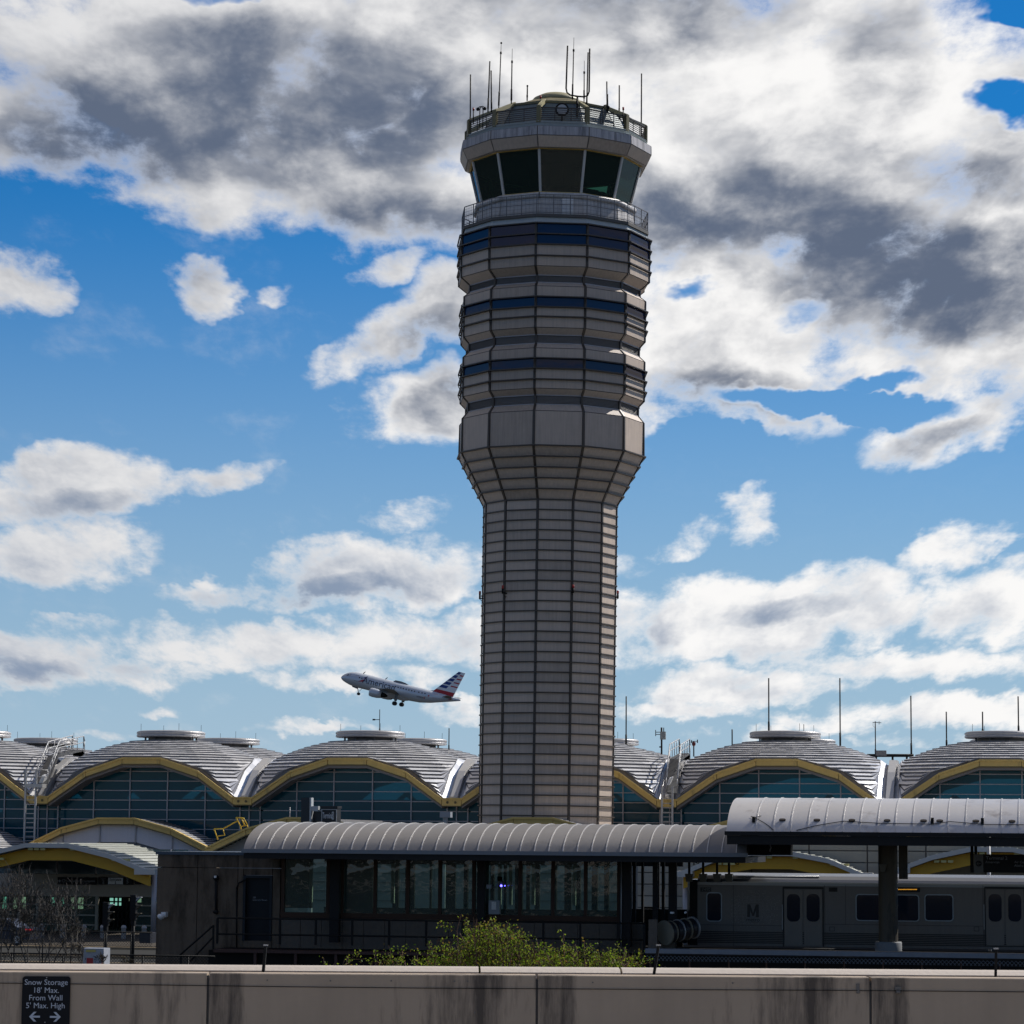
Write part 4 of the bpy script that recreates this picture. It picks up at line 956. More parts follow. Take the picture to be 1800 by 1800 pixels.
# column of the right canopy
xc = P(1561,1560,YS-.8).x; c0 = Vector((xc, YS-.8, ZPL)); t = thing('canopy_column', 'rusty stained round steel column on a pale concrete plinth in front of the train', 'column', c0)
M_col = mat('stained_column', (.075,.058,.036), .6, 0, var=.3, scale=1.5, streak=.5, dirt=((.02,.018,.014), 2.5, .5, .65, .25))
mb = MB(); mb.lathe(c0, [(.33,.25),(.33,zb2_-.4-ZPL)], 24); mb.build('column_shaft', M_col, t)
mb = MB(); mb.lathe(c0, [(.46,0),(.46,.27),(.44,.31),(.01,.315)], 28); mb.build('plinth', mat('pale_plinth', (.20,.21,.22), .8, 0, var=.2, scale=5), t)
mb = MB(); mb.box((xc+.36, YS-.6, P(1580,1545,YS).z), (xc+.66, YS-.3, zb2_-.4)); mb.build('hanger_beam', M_col, t)
mb = MB(); q = P(1552, 1533, YS-1.2); mb.hexa([q+Vector(v) for v in ((-.07,-.1,0),(.07,-.1,0),(.07,.1,0),(-.07,.1,0),(-.13,-.12,.26),(.13,-.12,.26),(.13,.12,.26),(-.13,.12,.26))]); mb.build('column_lamp', MAT_l, t)


# hanging lamps under the canopies
for i, (px_, lab) in enumerate(((1211.5,'leftmost of the four tapered lamps hanging left of the right-hand canopy'),(1236,'second of the four tapered hanging lamps, with a dark drum beside it'),(1260.5,'third tapered hanging lamp, above the front of the train'),(1281.5,'fourth tapered hanging lamp, partly behind a coiled cable'))):
    Yh = YS+1.6; q = P(px_, 1542, Yh); t = thing('hanging_lamp', lab, 'hanging lamp', q, 'tapered lamps hanging over the platform end')
    k_ = Yh/F; mb = MB(); mb.hexa([q+Vector(v)*k_ for v in ((-5,-5,-8),(5,-5,-8),(5,5,-8),(-5,5,-8),(-7,-6,6),(7,-6,6),(7,6,6),(-7,6,6))]); mb.build('lamp_shade', MAT_l, t)
    mb = MB(); mb.tube([q+Vector((0,0,6*k_)), Vector((q.x, q.y, P(px_,1500,Yh).z))], .045, 6); mb.build('stem', M_black, t)
mb = MB(); Yh = YS+1.3; mb.tube([P(1216,1506,Yh), P(1222,1516,Yh), P(1228,1518,Yh), P(1233,1508,Yh)], .018, 5); tag(mb.build('loose_cable', M_black), 'looped cable sagging between the first two hanging lamps', 'cable')
mb = MB(); mb.tube([P(1284,1508,Yh), P(1290,1516,Yh), P(1298,1520,Yh), P(1301,1508,Yh)], .018, 5); tag(mb.build('loose_cable', M_black), 'looped cable hanging right of the fourth lamp', 'cable')
# yellow / beige background seen there is the terminal. equipment lump above train
t = thing('ceiling_equipment', 'black speaker and camera cluster under the left end of the right-hand canopy', 'equipment', P(1365,1500,YS-2)); mb = MB(); mb.box(P(1352,1503,YS-2), P(1390,1477,YS-2)+Vector((0,.8,0))); mb.box(P(1277,1503,YS-2), P(1351,1480,YS-2)+Vector((0,1.2,0))); mb.build('equipment_box', M_black, t)
mb = MB(); mb.tube([P(1353,1482,YS-2.1), P(1355,1490,YS-2.1), P(1353,1497,YS-2.1)], .03, 6); mb.build('bracket', M_galv, t)
# hanging platform sign
YH = YS-1.5
t = sign_board('platform_sign', 'black hanging platform sign reading Terminal 2 with a grey arrow panel at its left end', 1713, 1502, 1830, 1534, YH, [('Terminal 2', 1752, 1508.5, 6.2, signg, 1), ('American', 1744.5, 1515.5, 4.6, signg, 1), ('Air Canada', 1797, 1515.5, 4.4, signg, 1), ('Alaska', 1791, 1521.5, 4.4, signg, 1)], d=.2)
a, b, c, e = rect(1712, 1501.6, 1728.5, 1534.3, YH-.02); mb = MB(); mb.box((a, YH-.02, c), (b, YH+.2, e)); mb.build('arrow_panel', mat('arrow_panel_grey', (.14,.135,.13), .6, 0), t)
p = P(1720.5, 1518, YH-.04); mb = MB(); mb.prism([p+Vector((.10*math.cos(j*.3142), 0, .10*math.sin(j*.3142))) for j in range(20)], (0,.015,0)); mb.build('arrow_disc', signm, t)
text('\u2190', .2, MAT['arrow_panel_grey'], 'lettering', face_matrix(p+Vector((0,-.004,.0))), t)
for px_ in (1705.5,): mb = MB(); mb.box((P(px_,1520,YH).x, YH, c), (a-.01, YH+.3, e+.05)); mb.build('end_cap', M_black, t)
for px_ in (1708.5, 1715): 
    x = P(px_, 1490, YH).x; mb = MB(); mb.box((x-.05, YH+.05, e), (x+.05, YH+.15, zb2_-.4)); mb.build('hanger', M_black, t)
x = P(1738, 1490, 109).x; mb = MB(); mb.tube([(x, 109, 0), (x, 109, zb2_+.3)], .065, 8); tag(mb.build('downpipe', M_galv), 'thin pale drainpipe behind the hanging platform sign', 'drainpipe')
# ---- platform structure
mb = MB(); mb.box((P(375,1675,YS-2).x, YS-2.6, 0), (P(2100,1675,YS-2).x, YS+2.4, ZPL-.24)); mb.box((P(1134,1675,YS-2.6).x, YS-2.7, ZPL-.24), (P(2100,1675,YS-2.6).x, YS+2.4, ZPL-.08))
struct(mb.build('platform', mat('platform_dark', (.015,.014,.013), .9, 0, var=.2, spec=.1)))
mb = MB(); xa = P(1134,1672,YS-2.8).x; mb.box((xa, YS-2.82, P(1500,1681,YS-2.8).z), (P(2100,1675,YS-2.8).x, YS-2.2, P(1500,1673,YS-2.8).z)); struct(mb.build('platform_edge', mat('pale_granite_edge', (.22,.24,.27), .7, 0, var=.25, scale=3)))
mb = MB(); mb.box((P(375,1675,YS-2.8).x, YS-2.8, P(700,1679,YS-2.8).z), (P(1134,1675,YS-2.8).x, YS-2.0, P(700,1674,YS-2.8).z)); 
for px_ in range(448, 1140, 71): x = P(px_, 1690, YS-2.75).x; mb.box((x-.05, YS-2.75, 0), (x+.05, YS-2.61, P(700,1679,YS-2.8).z))
struct(mb.build('walkway_edge', mat('rust_brown_beam', (.055,.025,.020), .6, .2, var=.3)))
# station railing
t = thing('station_railing', 'dark tubular railing along the walkway below the station windows', 'railing', P(800,1672,YS-1.8)); Yr = YS-1.8; zr0 = ZPL-.05
for nm, py_ in (('top_rail',1618.5),('mid_rail',1647)):
    mb = MB(); z = P(760,py_,Yr).z; mb.tube([(P(382,1640,Yr).x, Yr, z), (P(1134,1640,Yr).x, Yr, z)], .035, 6); mb.build(nm, M_black, t)
for px_ in (382, 492, 555, 619, 684, 749, 813, 878, 955, 1020, 1086, 1105, 1133): x = P(px_,1640,Yr).x; mb = MB(); mb.bar((x,Yr,zr0),(x,Yr,P(760,1618.5,Yr).z),.07); mb.build('post', M_black, t)
t = thing('stair_railing', 'dark sloping handrail of the steps at the left end of the walkway', 'railing', P(345,1690,Yr))
for (pa, pb) in (((316,1679),(375,1627)), ((334,1690),(375,1647))):
    mb = MB(); mb.tube([P(*pa,Yr), P(*pb,Yr)], .035, 6); mb.build('sloping_rail', M_black, t)
for pa, pb in (((375,1626),(375,1678)),((318,1678),(318,1698))): mb = MB(); mb.bar(P(*pa,Yr), P(*pb,Yr), .06); mb.build('post', M_black, t)
# chain-link fences
def fence(name, label, x0, x1, yt, yb_, Y, posts, wire=.008, cell=.11, group=None, top=True, m_=None, mid=False):
    xa, xb = P(x0, yt, Y).x, P(x1, yt, Y).x; zt_ = P((x0+x1)/2, yt, Y).z; zb__ = P((x0+x1)/2, yb_, Y).z
    t = thing(name, label, 'fence', ((xa+xb)/2, Y, 0), group); mb = MB(); h = zt_-zb__; L_ = xb-xa; n = int(L_/cell)
    for i in range(-int(h/cell)-1, n+1):
        for sgn in (1, -1):
            u0 = i*cell; pa = [u0, 0]; pb = [u0+h, h]
            if pa[0] < 0: pa = [0, -u0]
            if pb[0] > L_: pb = [L_, L_-u0]
            if pb[0] <= pa[0]: continue
            za, zb_2 = (zb__+pa[1], zb__+pb[1]) if sgn > 0 else (zt_-pa[1], zt_-pb[1])
            w_ = wire; A = Vector((xa+pa[0], Y+.01*sgn, za)); B = Vector((xa+pb[0], Y+.01*sgn, zb_2)); d = (B-A).normalized(); nn = Vector((-d.z, 0, d.x))*w_
            mb.face([A-nn, B-nn, B+nn, A+nn])
    mb.build('wire_mesh', m_ or mat('fence_wire', (.10,.11,.125), .5, .5), t)
    if top: mb = MB(); mb.tube([(xa,Y,zt_),(xb,Y,zt_)], .03, 6); mb.build('top_rail', M_black, t)
    for px_ in posts: x = P(px_, yt, Y).x; mb = MB(); mb.tube([(x,Y+.05,0),(x,Y+.05,zt_+.03)], .03, 6); mb.build('fence_post', M_brown if mid else M_black, t)
    return t
fence('chain_link_fence', 'chain-link fence with brown posts below the train platform edge', 1136, 1830, 1683, 1694, YS-6, [1143,1212,1281,1347,1415,1484,1552,1620,1689,1757], mid=True, wire=.010, cell=.13)
fence('chain_link_fence', 'black chain-link fence with a rail in front of the station steps and the cabinet', 0, 378, 1678.5, 1705, 88, [20,110,250,330], wire=.005, cell=.10, m_=M_black)
fence('road_rail_fence', 'black mesh fence along the road in front of the terminal doors', 0, 268, 1637.5, 1662, 128, [25,75,125,183,230], wire=.006, cell=.13, m_=M_black)
# ---- train
YTR = 103.0; xf = P(1226,1600,YTR).x; xe = xf+23.0
zfl = P(1400,1664,YTR).z; zrf = P(1500,1553,YTR).z; ztop = P(1500,1541,YTR+.5).z
M_ss = mat('stainless_steel', (.135,.122,.112), .38, .35, var=.14, scale=2, streak=.16)
M_ssd = mat('stainless_dark', (.03,.028,.027), .4, .5, var=.12)
train = thing('metro_train', 'stainless steel metro train car 7490 standing at the platform behind the column', 'train', ((xf+xe)/2, YTR+1.5, ZPL))
mb = MB()
mb.box((xf, YTR, zfl), (xe, YTR+3.0, zrf-.1)); mb.build('car_body', M_ss, train)
mb = MB(); prf = [(0,-.1),(.0,.0),(.12,.12),(.4,.24),(1.5,.33),(2.6,.24),(2.88,.12),(3.0,0),(3.0,-.1)]
mb.prism([(xf, YTR+y, zrf+z) for y, z in prf], (xe-xf,0,0)); mb.build('car_roof', mat('train_roof', (.25,.25,.25), .35, .6, var=.1), train)
mb = MB(); mb.box((xf+.9, YTR-.035, zrf-.02), (xe, YTR-.002, zrf+.03)); mb.build('drip_rail', mat('drip_rail_steel', (.35,.33,.30), .35, .6), train)
# dark nose
mb = MB(); nz_ = [(0,0),(-.30,.15),(-.42,.5),(-.42,2.5),(-.25,2.95),(0,3.0)]
mb.prism([(xf-.002+x, YTR+y, zfl) for x, y in nz_], (0,0,zrf-zfl+.08)); mb.build('cab_front', mat('cab_mask', (.018,.02,.024), .35, .1, var=.1), train)
mb = MB(); 
for i in range(7): z = P(1500,1641+i*3.1,YTR).z; mb.box((xf+.02, YTR-.022, z-.02), (xe, YTR-.001, z+.02))
mb.build('corrugation', M_ssd, train)
def pxbox(name, x0, y0, x1, y1, Y, d, m_, parent): mb = MB(); boxpx(mb, x0, y0, x1, y1, Y, d); return mb.build(name, m_, parent)
def rrect(x0, y0, x1, y1, Y, r): 
    a, b, c, e = rect(x0, y0, x1, y1, Y); pts = []
    for cx, cz, a0 in ((b-r, e-r, 0), (a+r, e-r, 90), (a+r, c+r, 180), (b-r, c+r, 270)):
        for j in range(5): an = R(a0+22.5*j); pts.append(Vector((cx+r*math.cos(an), Y, cz+r*math.sin(an))))
    return pts
M_tg = glass('train_glass', (.03,.045,.08), .2, .04, .45); M_seal = mat('rubber_seal', (.012,.012,.012), .7); M_wf = mat('window_trim', (.24,.27,.30), .35, .5)
def twin(x0, y0, x1, y1, r=.12, parent=train, Y=YTR, fr=M_wf):
    mb = MB(); mb.prism(rrect(x0, y0, x1, y1, Y-.03, r), (0,.028,0)); f = mb.build('window', fr, parent)
    mb = MB(); mb.prism(rrect(x0+1.8, y0+1.8, x1-1.8, y1-1.8, Y-.042, r*.8), (0,.011,0)); mb.build('pane', M_tg, f if parent is train else parent)
twin(1241.5,1568.5,1269,1620,.13)
twin(1504,1572,1616,1619.5,.12); twin(1625,1572,1676,1619.5,.12)
M_dr = mat('door_steel', (.17,.15,.132), .42, .4, var=.10, streak=.12)
for dx_ in (1412, 1766.5):
    for s0, s1 in ((-33,-1.5),(1.5,33)):
        mb = MB(); mb.prism(rrect(dx_+s0, 1564, dx_+s1, 1662, YTR-.035, .07), (0,.03,0)); d = mb.build('door', M_dr, train)
        c0_ = (s0+s1)/2; mb = MB(); mb.prism(rrect(dx_+c0_-11.5, 1571.5, dx_+c0_+11.5, 1620, YTR-.05, .18), (0,.013,0)); mb.build('pane', M_tg, d)
    for s in (-35, 35): pxbox('door_jamb', dx_+s-1, 1560, dx_+s+1, 1664, YTR-.02, .018, M_seal, train)
    pxbox('door_jamb', dx_-36, 1559, dx_+36, 1562.5, YTR-.022, .02, M_seal, train)
    pxbox('grab_rail', dx_-37.5, 1590, dx_-36, 1634, YTR-.05, .02, M_galv, train)
pxbox('grab_rail', 1225, 1625, 1227.5, 1635, YTR-.05, .02, M_galv, train)
pxbox('destination_display', 1575, 1560, 1617, 1568, YTR-.02, .018, M_seal, train)
ml = mat('amber_led', (.4,.15,.0), .4, 0, emit=((1,.45,.04), .9)); mb = MB()
for i in range(16): boxpx(mb, 1579+i*2.1, 1562.8, 1580.2+i*2.1, 1564.2, YTR-.026, .005)
mb.build('led_text', ml, train)
pxbox('grille', 1457, 1560, 1472, 1567.5, YTR-.012, .01, M_seal, train)
for x0_ in (1458, 1712): 
    mb = MB(); 
    for (q0,r0,q1,r1) in ((x0_,1629,x0_+9,1629.8),(x0_,1636.2,x0_+9,1637),(x0_,1629.8,x0_+.8,1636.2),(x0_+8.2,1629.8,x0_+9,1636.2)): boxpx(mb, q0, r0, q1, r1, YTR-.008, .006)
    mb.build('access_hatch', M_seal, train)
pxbox('number_plate', 1231, 1560, 1250, 1567.5, YTR-.008, .006, mat('plate_dark', (.03,.03,.03), .5), train)
text('7490', .155, mat('number_grey', (.20,.20,.20), .5), 'lettering', face_matrix(P(1241,1563.8,YTR-.014)), train)
# dotted pattern with the M emblem
mb = MB(); random.seed(5)
for i in range(40):
    for j in range(26):
        px_, py_ = 1286+i*2.35, 1566+j*2.5; dd = math.hypot((px_-1322)/46, (py_-1597)/34)
        if random.random() > 1.35-dd*1.15 or (1310 < px_ < 1337 and 1588 < py_ < 1622): continue
        q = P(px_, py_, YTR-.004); s = .0095; mb.face([q+Vector((-s,0,-s)), q+Vector((s,0,-s)), q+Vector((s,0,s)), q+Vector((-s,0,s))])
mb.build('dot_pattern', mat('dot_light', (.26,.25,.24), .5), train)
pxbox('emblem_plate', 1311.5, 1589.5, 1336, 1620.5, YTR-.010, .008, mat('emblem_grey', (.165,.16,.155), .5, .2), train)
k_ = YTR/F; q = P(1323.7, 1601, YTR-.016); Mv = [(-9,-11),(-9,11),(-4.6,11),(0,-1),(4.6,11),(9,11),(9,-11),(4.6,-11),(4.6,3),(1.3,-7),(-1.3,-7),(-4.6,3),(-4.6,-11)]
mb = MB(); 
for poly in ([(-10,-11),(-10,11),(-5,11),(-5,-11)], [(10,-11),(5,-11),(5,11),(10,11)], [(-5,11),(-5,1),(-1.6,-9),(0,-4)], [(5,11),(0,-4),(1.6,-9),(5,1)], [(-1.6,-9),(1.6,-9),(0,-4)]):
    mb.prism([q+Vector((x*k_,0,z*k_)) for x, z in poly], (0,.005,0))
mb.build('emblem_letter', M_ssd, train)
text('metro', 7*k_*1.35, M_ssd, 'lettering', face_matrix(P(1323.7,1616.8,YTR-.014)), train)
for (x0_, y0_, x1_, y1_) in ((1228,1626,1374,1626.6),(1450,1626,1728,1626.6),(1289,1556,1289.5,1664),(1449.5,1556,1450.2,1664),(1728,1556,1728.7,1664),(1486,1556,1486.5,1626)): pxbox('panel_seam', x0_, y0_, x1_, y1_, YTR-.006, .004, M_seal, train)
# glint along the roof equipment, put in as a pale tube
mb = MB(); mb.tube([P(1252,1544.5,YTR+.3), P(1290,1543.5,YTR+.3), P(1300,1541.5,YTR+.3), P(1440,1541,YTR+.3)], .035, 6); mb.build('roof_glint_tube', M_galv, train)
# air handling drum at the train front
Yd = YS-1.6; q = P(1168,1640,Yd); t = thing('ventilation_drum', 'pale round-ended ribbed drum lying on its side in front of the train nose', 'drum', q-Vector((0,0,.45)))
ax = Vector((.62,.72,.12)).normalized(); o1 = ax.orthogonal().normalized(); o2 = ax.cross(o1); M_drum = mat('drum_olive', (.22,.20,.15), .6, .1, var=.1)
def disc(c, r, d, m_, name):
    mb = MB(); mb.prism([c+(o1*math.cos(2*math.pi*j/32)+o2*math.sin(2*math.pi*j/32))*r for j in range(32)], ax*d); return mb.build(name, m_, t)
disc(q, .43, .06, M_drum, 'end_disc')
for i in range(4):
    disc(q+ax*(.065+i*.34), .37-.01*i, .20, mat('drum_grey', (.02,.022,.03), .4, .2), 'drum_band'); disc(q+ax*(.27+i*.34), .385, .06, M_galv if i % 2 else M_drum, 'drum_hoop')
mb = MB(); a, b, c, e = rect(1142,1616,1152,1672,Yd); mb.box((a, Yd-.3, c), (b+.1, Yd-.1, e)); mb.box((a-.1, Yd+.3, c), (b+.6, Yd+.8, e-.4)); mb.build('drum_stand', M_conc2, t)
mb = MB(); mb.box(P(1178,1606,Yd), P(1184,1603,Yd)+Vector((0,.2,0))); mb.tube([P(1203,1605,Yd), P(1207,1603,Yd)], .04, 6); mb.build('fitting', M_white, t)
# ------------------------------------------------------------------ foreground walls (garage parapet)
ZW = HC-1.25; A = PZ(0, 1708, ZW); B = PZ(1800, 1720, ZW); A.z = B.z = 0; wd = (B-A).normalized(); wn_ = Vector((-wd.y, wd.x, 0)); ex = 14.0
if wn_.y < 0: wn_ = -wn_
M_wall = mat('parapet_concrete', (.37,.295,.222), .85, 0, var=.14, scale=.9, streak=.10, bump=.5, dirt=((.085,.068,.055), 1.6, .51, .64, .13))
M_wtop = mat('parapet_cap_concrete', (.46,.40,.345), .8, 0, var=.10, scale=3, bump=.3)
DECK = HC-2.95
wallt = thing('parapet_wall', 'stained beige concrete parapet wall with panel joints and a thin cable, carrying the snow storage sign', 'wall', A+wd*5)
def wl(px_, z=ZW):     # distance along the wall line for a picture column
    d = ray(px_, 1714); n = Vector((-wd.y, wd.x)); t_ = (A.x*n.x+A.y*n.y)/(d.x*n.x+d.y*n.y); p = Vector((d.x*t_, d.y*t_, 0)); return (p-A).dot(wd)
joints = [-16, wl(366), wl(944), wl(1530), wl(2110), wl(2110)+3.2, 30]
TH = .28
for j0, j1 in zip(joints, joints[1:]):
    j0 += .012; j1 -= .012
    pr_ = [(0,DECK),(0,ZW-.008),(.008,ZW),(TH-.03,ZW),(TH,ZW-.03),(TH,DECK)]
    mb = MB(); mb.prism([A+wd*j0+wn_*y+Vector((0,0,z)) for y, z in reversed(pr_)], wd*(j1-j0)); mb.build('wall_panel', M_wall, wallt)
mb = MB(); 
for j in joints[1:-1]: mb.prism([A+wd*(j-.02)+wn_*.03+Vector((0,0,DECK)), A+wd*(j+.02)+wn_*.03+Vector((0,0,DECK)), A+wd*(j+.02)+wn_*(TH-.03)+Vector((0,0,DECK)), A+wd*(j-.02)+wn_*(TH-.03)+Vector((0,0,DECK))], (0,0,ZW-DECK-.04))
mb.build('joint_filler', mat('joint_grey', (.12,.115,.11), .8), wallt)
mb = MB()
for px_, dz in ((-200,.115),(0,.104),(240,.112),(500,.125),(760,.128),(944,.125),(1200,.125),(1500,.122),(1800,.13),(2100,.12)): mb.v
pts = [A+wd*wl(px_)-wn_*.012+Vector((0,0,ZW-dz)) for px_, dz in ((-200,.115),(0,.106),(240,.112),(500,.122),(760,.127),(944,.125),(1200,.125),(1500,.122),(1800,.125),(2100,.12))]
mb.tube(pts, .0035, 5); mb.build('thin_cable', M_black, wallt)
# small fixings in the face
for px_, py_, kind in ((470,1723,0),(581,1724,0),(688,1724,0),(799,1725,0),(822,1725,0),(1042,1727,0),(1288,1728,0),(1508,1735,1),(1578,1737,2),(835,1780,0)):
    o = A+wd*wl(px_); z = PZ(px_, py_, ZW).z; d = ray(px_, py_); z = HC + d.z*((o-Vector((0,0,0))).length/math.hypot(d.x,d.y)); o = Vector((o.x,o.y,z))
    mb = MB()
    if kind == 0: mb.tube([o-wn_*.006, o+wn_*.01], .008, 8)
    elif kind == 1: mb.bar(o+Vector((0,0,.03)), o-Vector((0,0,.06)), .03, .03)
    else: mb.bar(o-wd*.03, o+wd*.03, .05, .03); mb.tube([o-Vector((0,0,.02))-wn_*.02, o-Vector((0,0,.05))-wn_*.02], .022, 8)
    mb.build('wall_fixing', mat('fixing_grey', (.13,.12,.11), .6), wallt)
# second, slightly higher kerb wall behind
AY = .62; ZK = ZW+.035
t = thing('rear_parapet', 'second pale-capped concrete parapet running behind the front wall', 'wall', A+wd*5+wn_*AY)
for j0, j1 in ((-18, wl(845)), (wl(845), wl(1100)), (wl(1100), 32)):
    j0 += .01; j1 -= .01
    pr_ = [(0,DECK),(0,ZK-.052),(-.02,ZK-.046),(-.02,ZK-.036),(.10,ZK-.004),(.30,ZK+.004),(.30,DECK)]
    o = A+wn_*AY; mb = MB(); mb.prism([o+wd*j0+wn_*y+Vector((0,0,z)) for y, z in reversed(pr_)], wd*(j1-j0)); mb.build('kerb_panel', M_wtop, t)
struct_d = MB(); o = A-wn_*26; struct_d.prism([A+wd*-40+wn_*1.2+Vector((0,0,DECK-.3)), A+wd*50+wn_*1.2+Vector((0,0,DECK-.3)), A+wd*50-wn_*60+Vector((0,0,DECK-.3)), A+wd*-40-wn_*60+Vector((0,0,DECK-.3))], (0,0,.3))
struct(struct_d.build('parking_deck', mat('deck_concrete', (.27,.25,.23), .85, 0, var=.15, scale=.5)))
# leaning black posts between the two walls
posts_l = [((467,1663),(462.5,1711),'leaning black steel post behind the wall, below the station door'), ((1157.5,1663),(1149,1716),'leaning black steel post behind the wall, in front of the ventilation drum'), ((1751,1669),(1750,1719),'upright black steel post behind the wall, below the right-hand train doors')]
for (tx, ty), (bx, by), lab in posts_l:
    D_ = (A+wd*wl(bx)+wn_*.45).length; pt_ = PD(tx, ty, D_); pb_ = PD(bx, by, D_); dirn = (pb_-pt_); pb_ = pt_+dirn*1.25
    t = thing('steel_post', lab, 'post', pb_, 'black steel posts standing between the two parapets')
    mb = MB(); mb.bar(pt_, pb_, .026, .026, up=(0,1,0)); mb.build('post_shaft', M_black, t)
    mb = MB(); mb.bar(pt_+Vector((0,0,.008))-wd*.022, pt_+Vector((0,0,.008))+wd*.022, .03, .012); mb.build('post_cap', M_galv, t)
# snow storage sign
c_ = A+wd*wl(81)-wn_*.02; k_ = c_.length/F
def sp_(px_, py_): 
    d = ray(px_, py_); o = A-wn_*.02; n = wn_; t_ = (o.x*n.x+o.y*n.y)/(d.x*n.x+d.y*n.y); return CAM+d*t_
tl, tr_, bl = sp_(39.5,1716), sp_(124,1716.5), sp_(37,1812); 
t = thing('snow_storage_sign', 'black rounded sign on the parapet wall reading Snow Storage 18 feet max from wall', 'sign', sp_(81,1812))
upv = (tl-bl).normalized(); rt = (tr_-tl).normalized(); Wd = (tr_-tl).length; Hh = (tl-bl).length; o = tl-upv*Hh; r = .028; pts = []
for cx, cz, a0 in ((Wd-r, Hh-r, 0), (r, Hh-r, 90), (r, r, 180), (Wd-r, r, 270)):
    for j in range(6): an = R(a0+18*j); pts.append(o+rt*(cx+r*math.cos(an))+upv*(cz+r*math.sin(an)))
mb = MB(); mb.prism(pts, wn_*.012); mb.build('sign_panel', mat('sign_navy_black', (.007,.008,.011), .5, 0, var=.2, scale=8, spec=.15), t)
M_lt = mat('sign_reflective', (.42,.47,.55), .5)
for s, px_, py_, h in (('Snow Storage',81.5,1727.0,9.4),("18' Max.",81,1741,9.4),('From Wall',80.5,1754.3,9.4),("5' Max. High",80,1768,9.4)):
    text(s, h*k_*1.42, M_lt, 'lettering', face_matrix(sp_(px_, py_)-wn_*.004, rt, upv), t, 1.0, .002)
for (x, y, sg) in ((61,1787,-1),(97,1787.5,1)):
    q = sp_(x, y)-wn_*.004
    mb = MB()
    for poly in ([(-9,-1.6),(5,-1.6),(5,1.6),(-9,1.6)], [(9.5,0),(1.5,8.2),(-3,8.2),(5,0)], [(9.5,0),(5,0),(-3,-8.2),(1.5,-8.2)]):
        mb.prism([q+rt*(u*sg*k_)+upv*(v*k_) for u, v in (poly if sg > 0 else reversed(poly))], wn_*.003)
    mb.build('arrow', M_lt, t)
for (x,y) in ((82,1718.5),(79,1797)): mb = MB(); q = sp_(x,y); mb.tube([q-wn_*.008, q], .005, 8); mb.build('bolt', M_galv, t)
# ------------------------------------------------------------------ left side street things
def signal(x, ytop, ybot, ypole, Y, lab, nv):
    q = P(x, ybot, Y); qt = P(x, ytop, Y); t = thing('traffic_signal', lab, 'traffic signal', (q.x, Y, 0), 'traffic signals seen side-on before the terminal doors')
    k_ = Y/F; h = qt.z-q.z; mb = MB(); mb.box((q.x-5*k_, Y-.15, q.z), (q.x+5*k_, Y+.15, qt.z)); mb.box((q.x-3.5*k_, Y-.12, q.z-10*k_), (q.x+3.5*k_, Y+.12, q.z-.001)); mb.build('signal_housing', M_black, t)
    for i in range(3):
        z = qt.z-h*(.18+.32*i); mb = MB(); pts = [Vector((q.x+5*k_, Y, z)), Vector((q.x+15*k_, Y, z+1.5*k_))]
        for sgn in (-1, 1): mb.face([pts[0]+Vector((0,-.13*sgn,-.10)), pts[0]+Vector((0,-.05*sgn,.10)), pts[1]+Vector((0,-.05*sgn,.10)), pts[1]+Vector((-.12,-.13*sgn,.0))])
        mb.box((q.x+5*k_, Y-.13, z+.09), (q.x+15*k_, Y+.13, z+.115)); mb.build('signal_visor', M_wdull if i == 0 else MAT_l, t)  # top visor coloured pale to stand in for its bright reflection
    mb = MB(); mb.tube([(q.x, Y, 0), (q.x, Y, q.z)], .085, 8); mb.build('signal_pole', M_black, t)
signal(186, 1586, 1627, 1680, 132, 'nearer-left traffic signal on a black pole in front of the open entrance', 3)
signal(234.5, 1573, 1617, 1680, 134, 'traffic signal on a black pole just left of the concrete station wall', 3)
b0 = None; YB = 172
for i, (px_, lab) in enumerate(((73,'bollard furthest left, behind the bare bushes'),(110,'bollard second from left, behind thin branches'),(147,'pale-topped bollard just clear of the bare branches'),(180,'bollard behind the left traffic signal pole'),(217,'bollard in the middle of the open entrance'),(253,'bollard nearest the concrete station wall'))):
    q = P(px_, 1652, YB); loc = Vector((q.x, YB, 0)); zt_ = P(px_, 1624, YB).z
    if b0 is None:
        b0 = thing('bollard', lab, 'bollard', loc, 'bollards along the terminal kerb')
        MB().lathe(loc, [(.15,0),(.15,zt_-.22),(.17,zt_-.2),(.17,zt_-.12),(.15,zt_-.11),(.12,zt_-.03),(.01,zt_)], 14).build('bollard_post', mat('bollard_grey', (.30,.29,.28), .6, .1, var=.2), b0)
    else: dup_thing(b0, loc, lab)
# kerbs and road stripes
for (py_, Y, w_, c_) in ((1660,158,.5,'kerb_far'),(1667,146,.4,'kerb_mid'),(1673,138,.35,'kerb_near')):
    x0_, x1_ = P(-100,py_,Y).x, P(275,py_,Y).x; mb = MB(); mb.box((x0_, Y, 0), (x1_, Y+w_, .14)); struct(mb.build('kerb', mat('kerb_'+c_, (.26,.20,.13), .8, 0, var=.2, spec=.1)))
mb = MB(); mb.box((P(-100,1650,160).x, 160, -.02), (P(430,1650,160).x, 188.5, .12)); struct(mb.build('pavement', mat('pavement_grey', (.07,.06,.048), .9, 0, var=.15, spec=.1)))
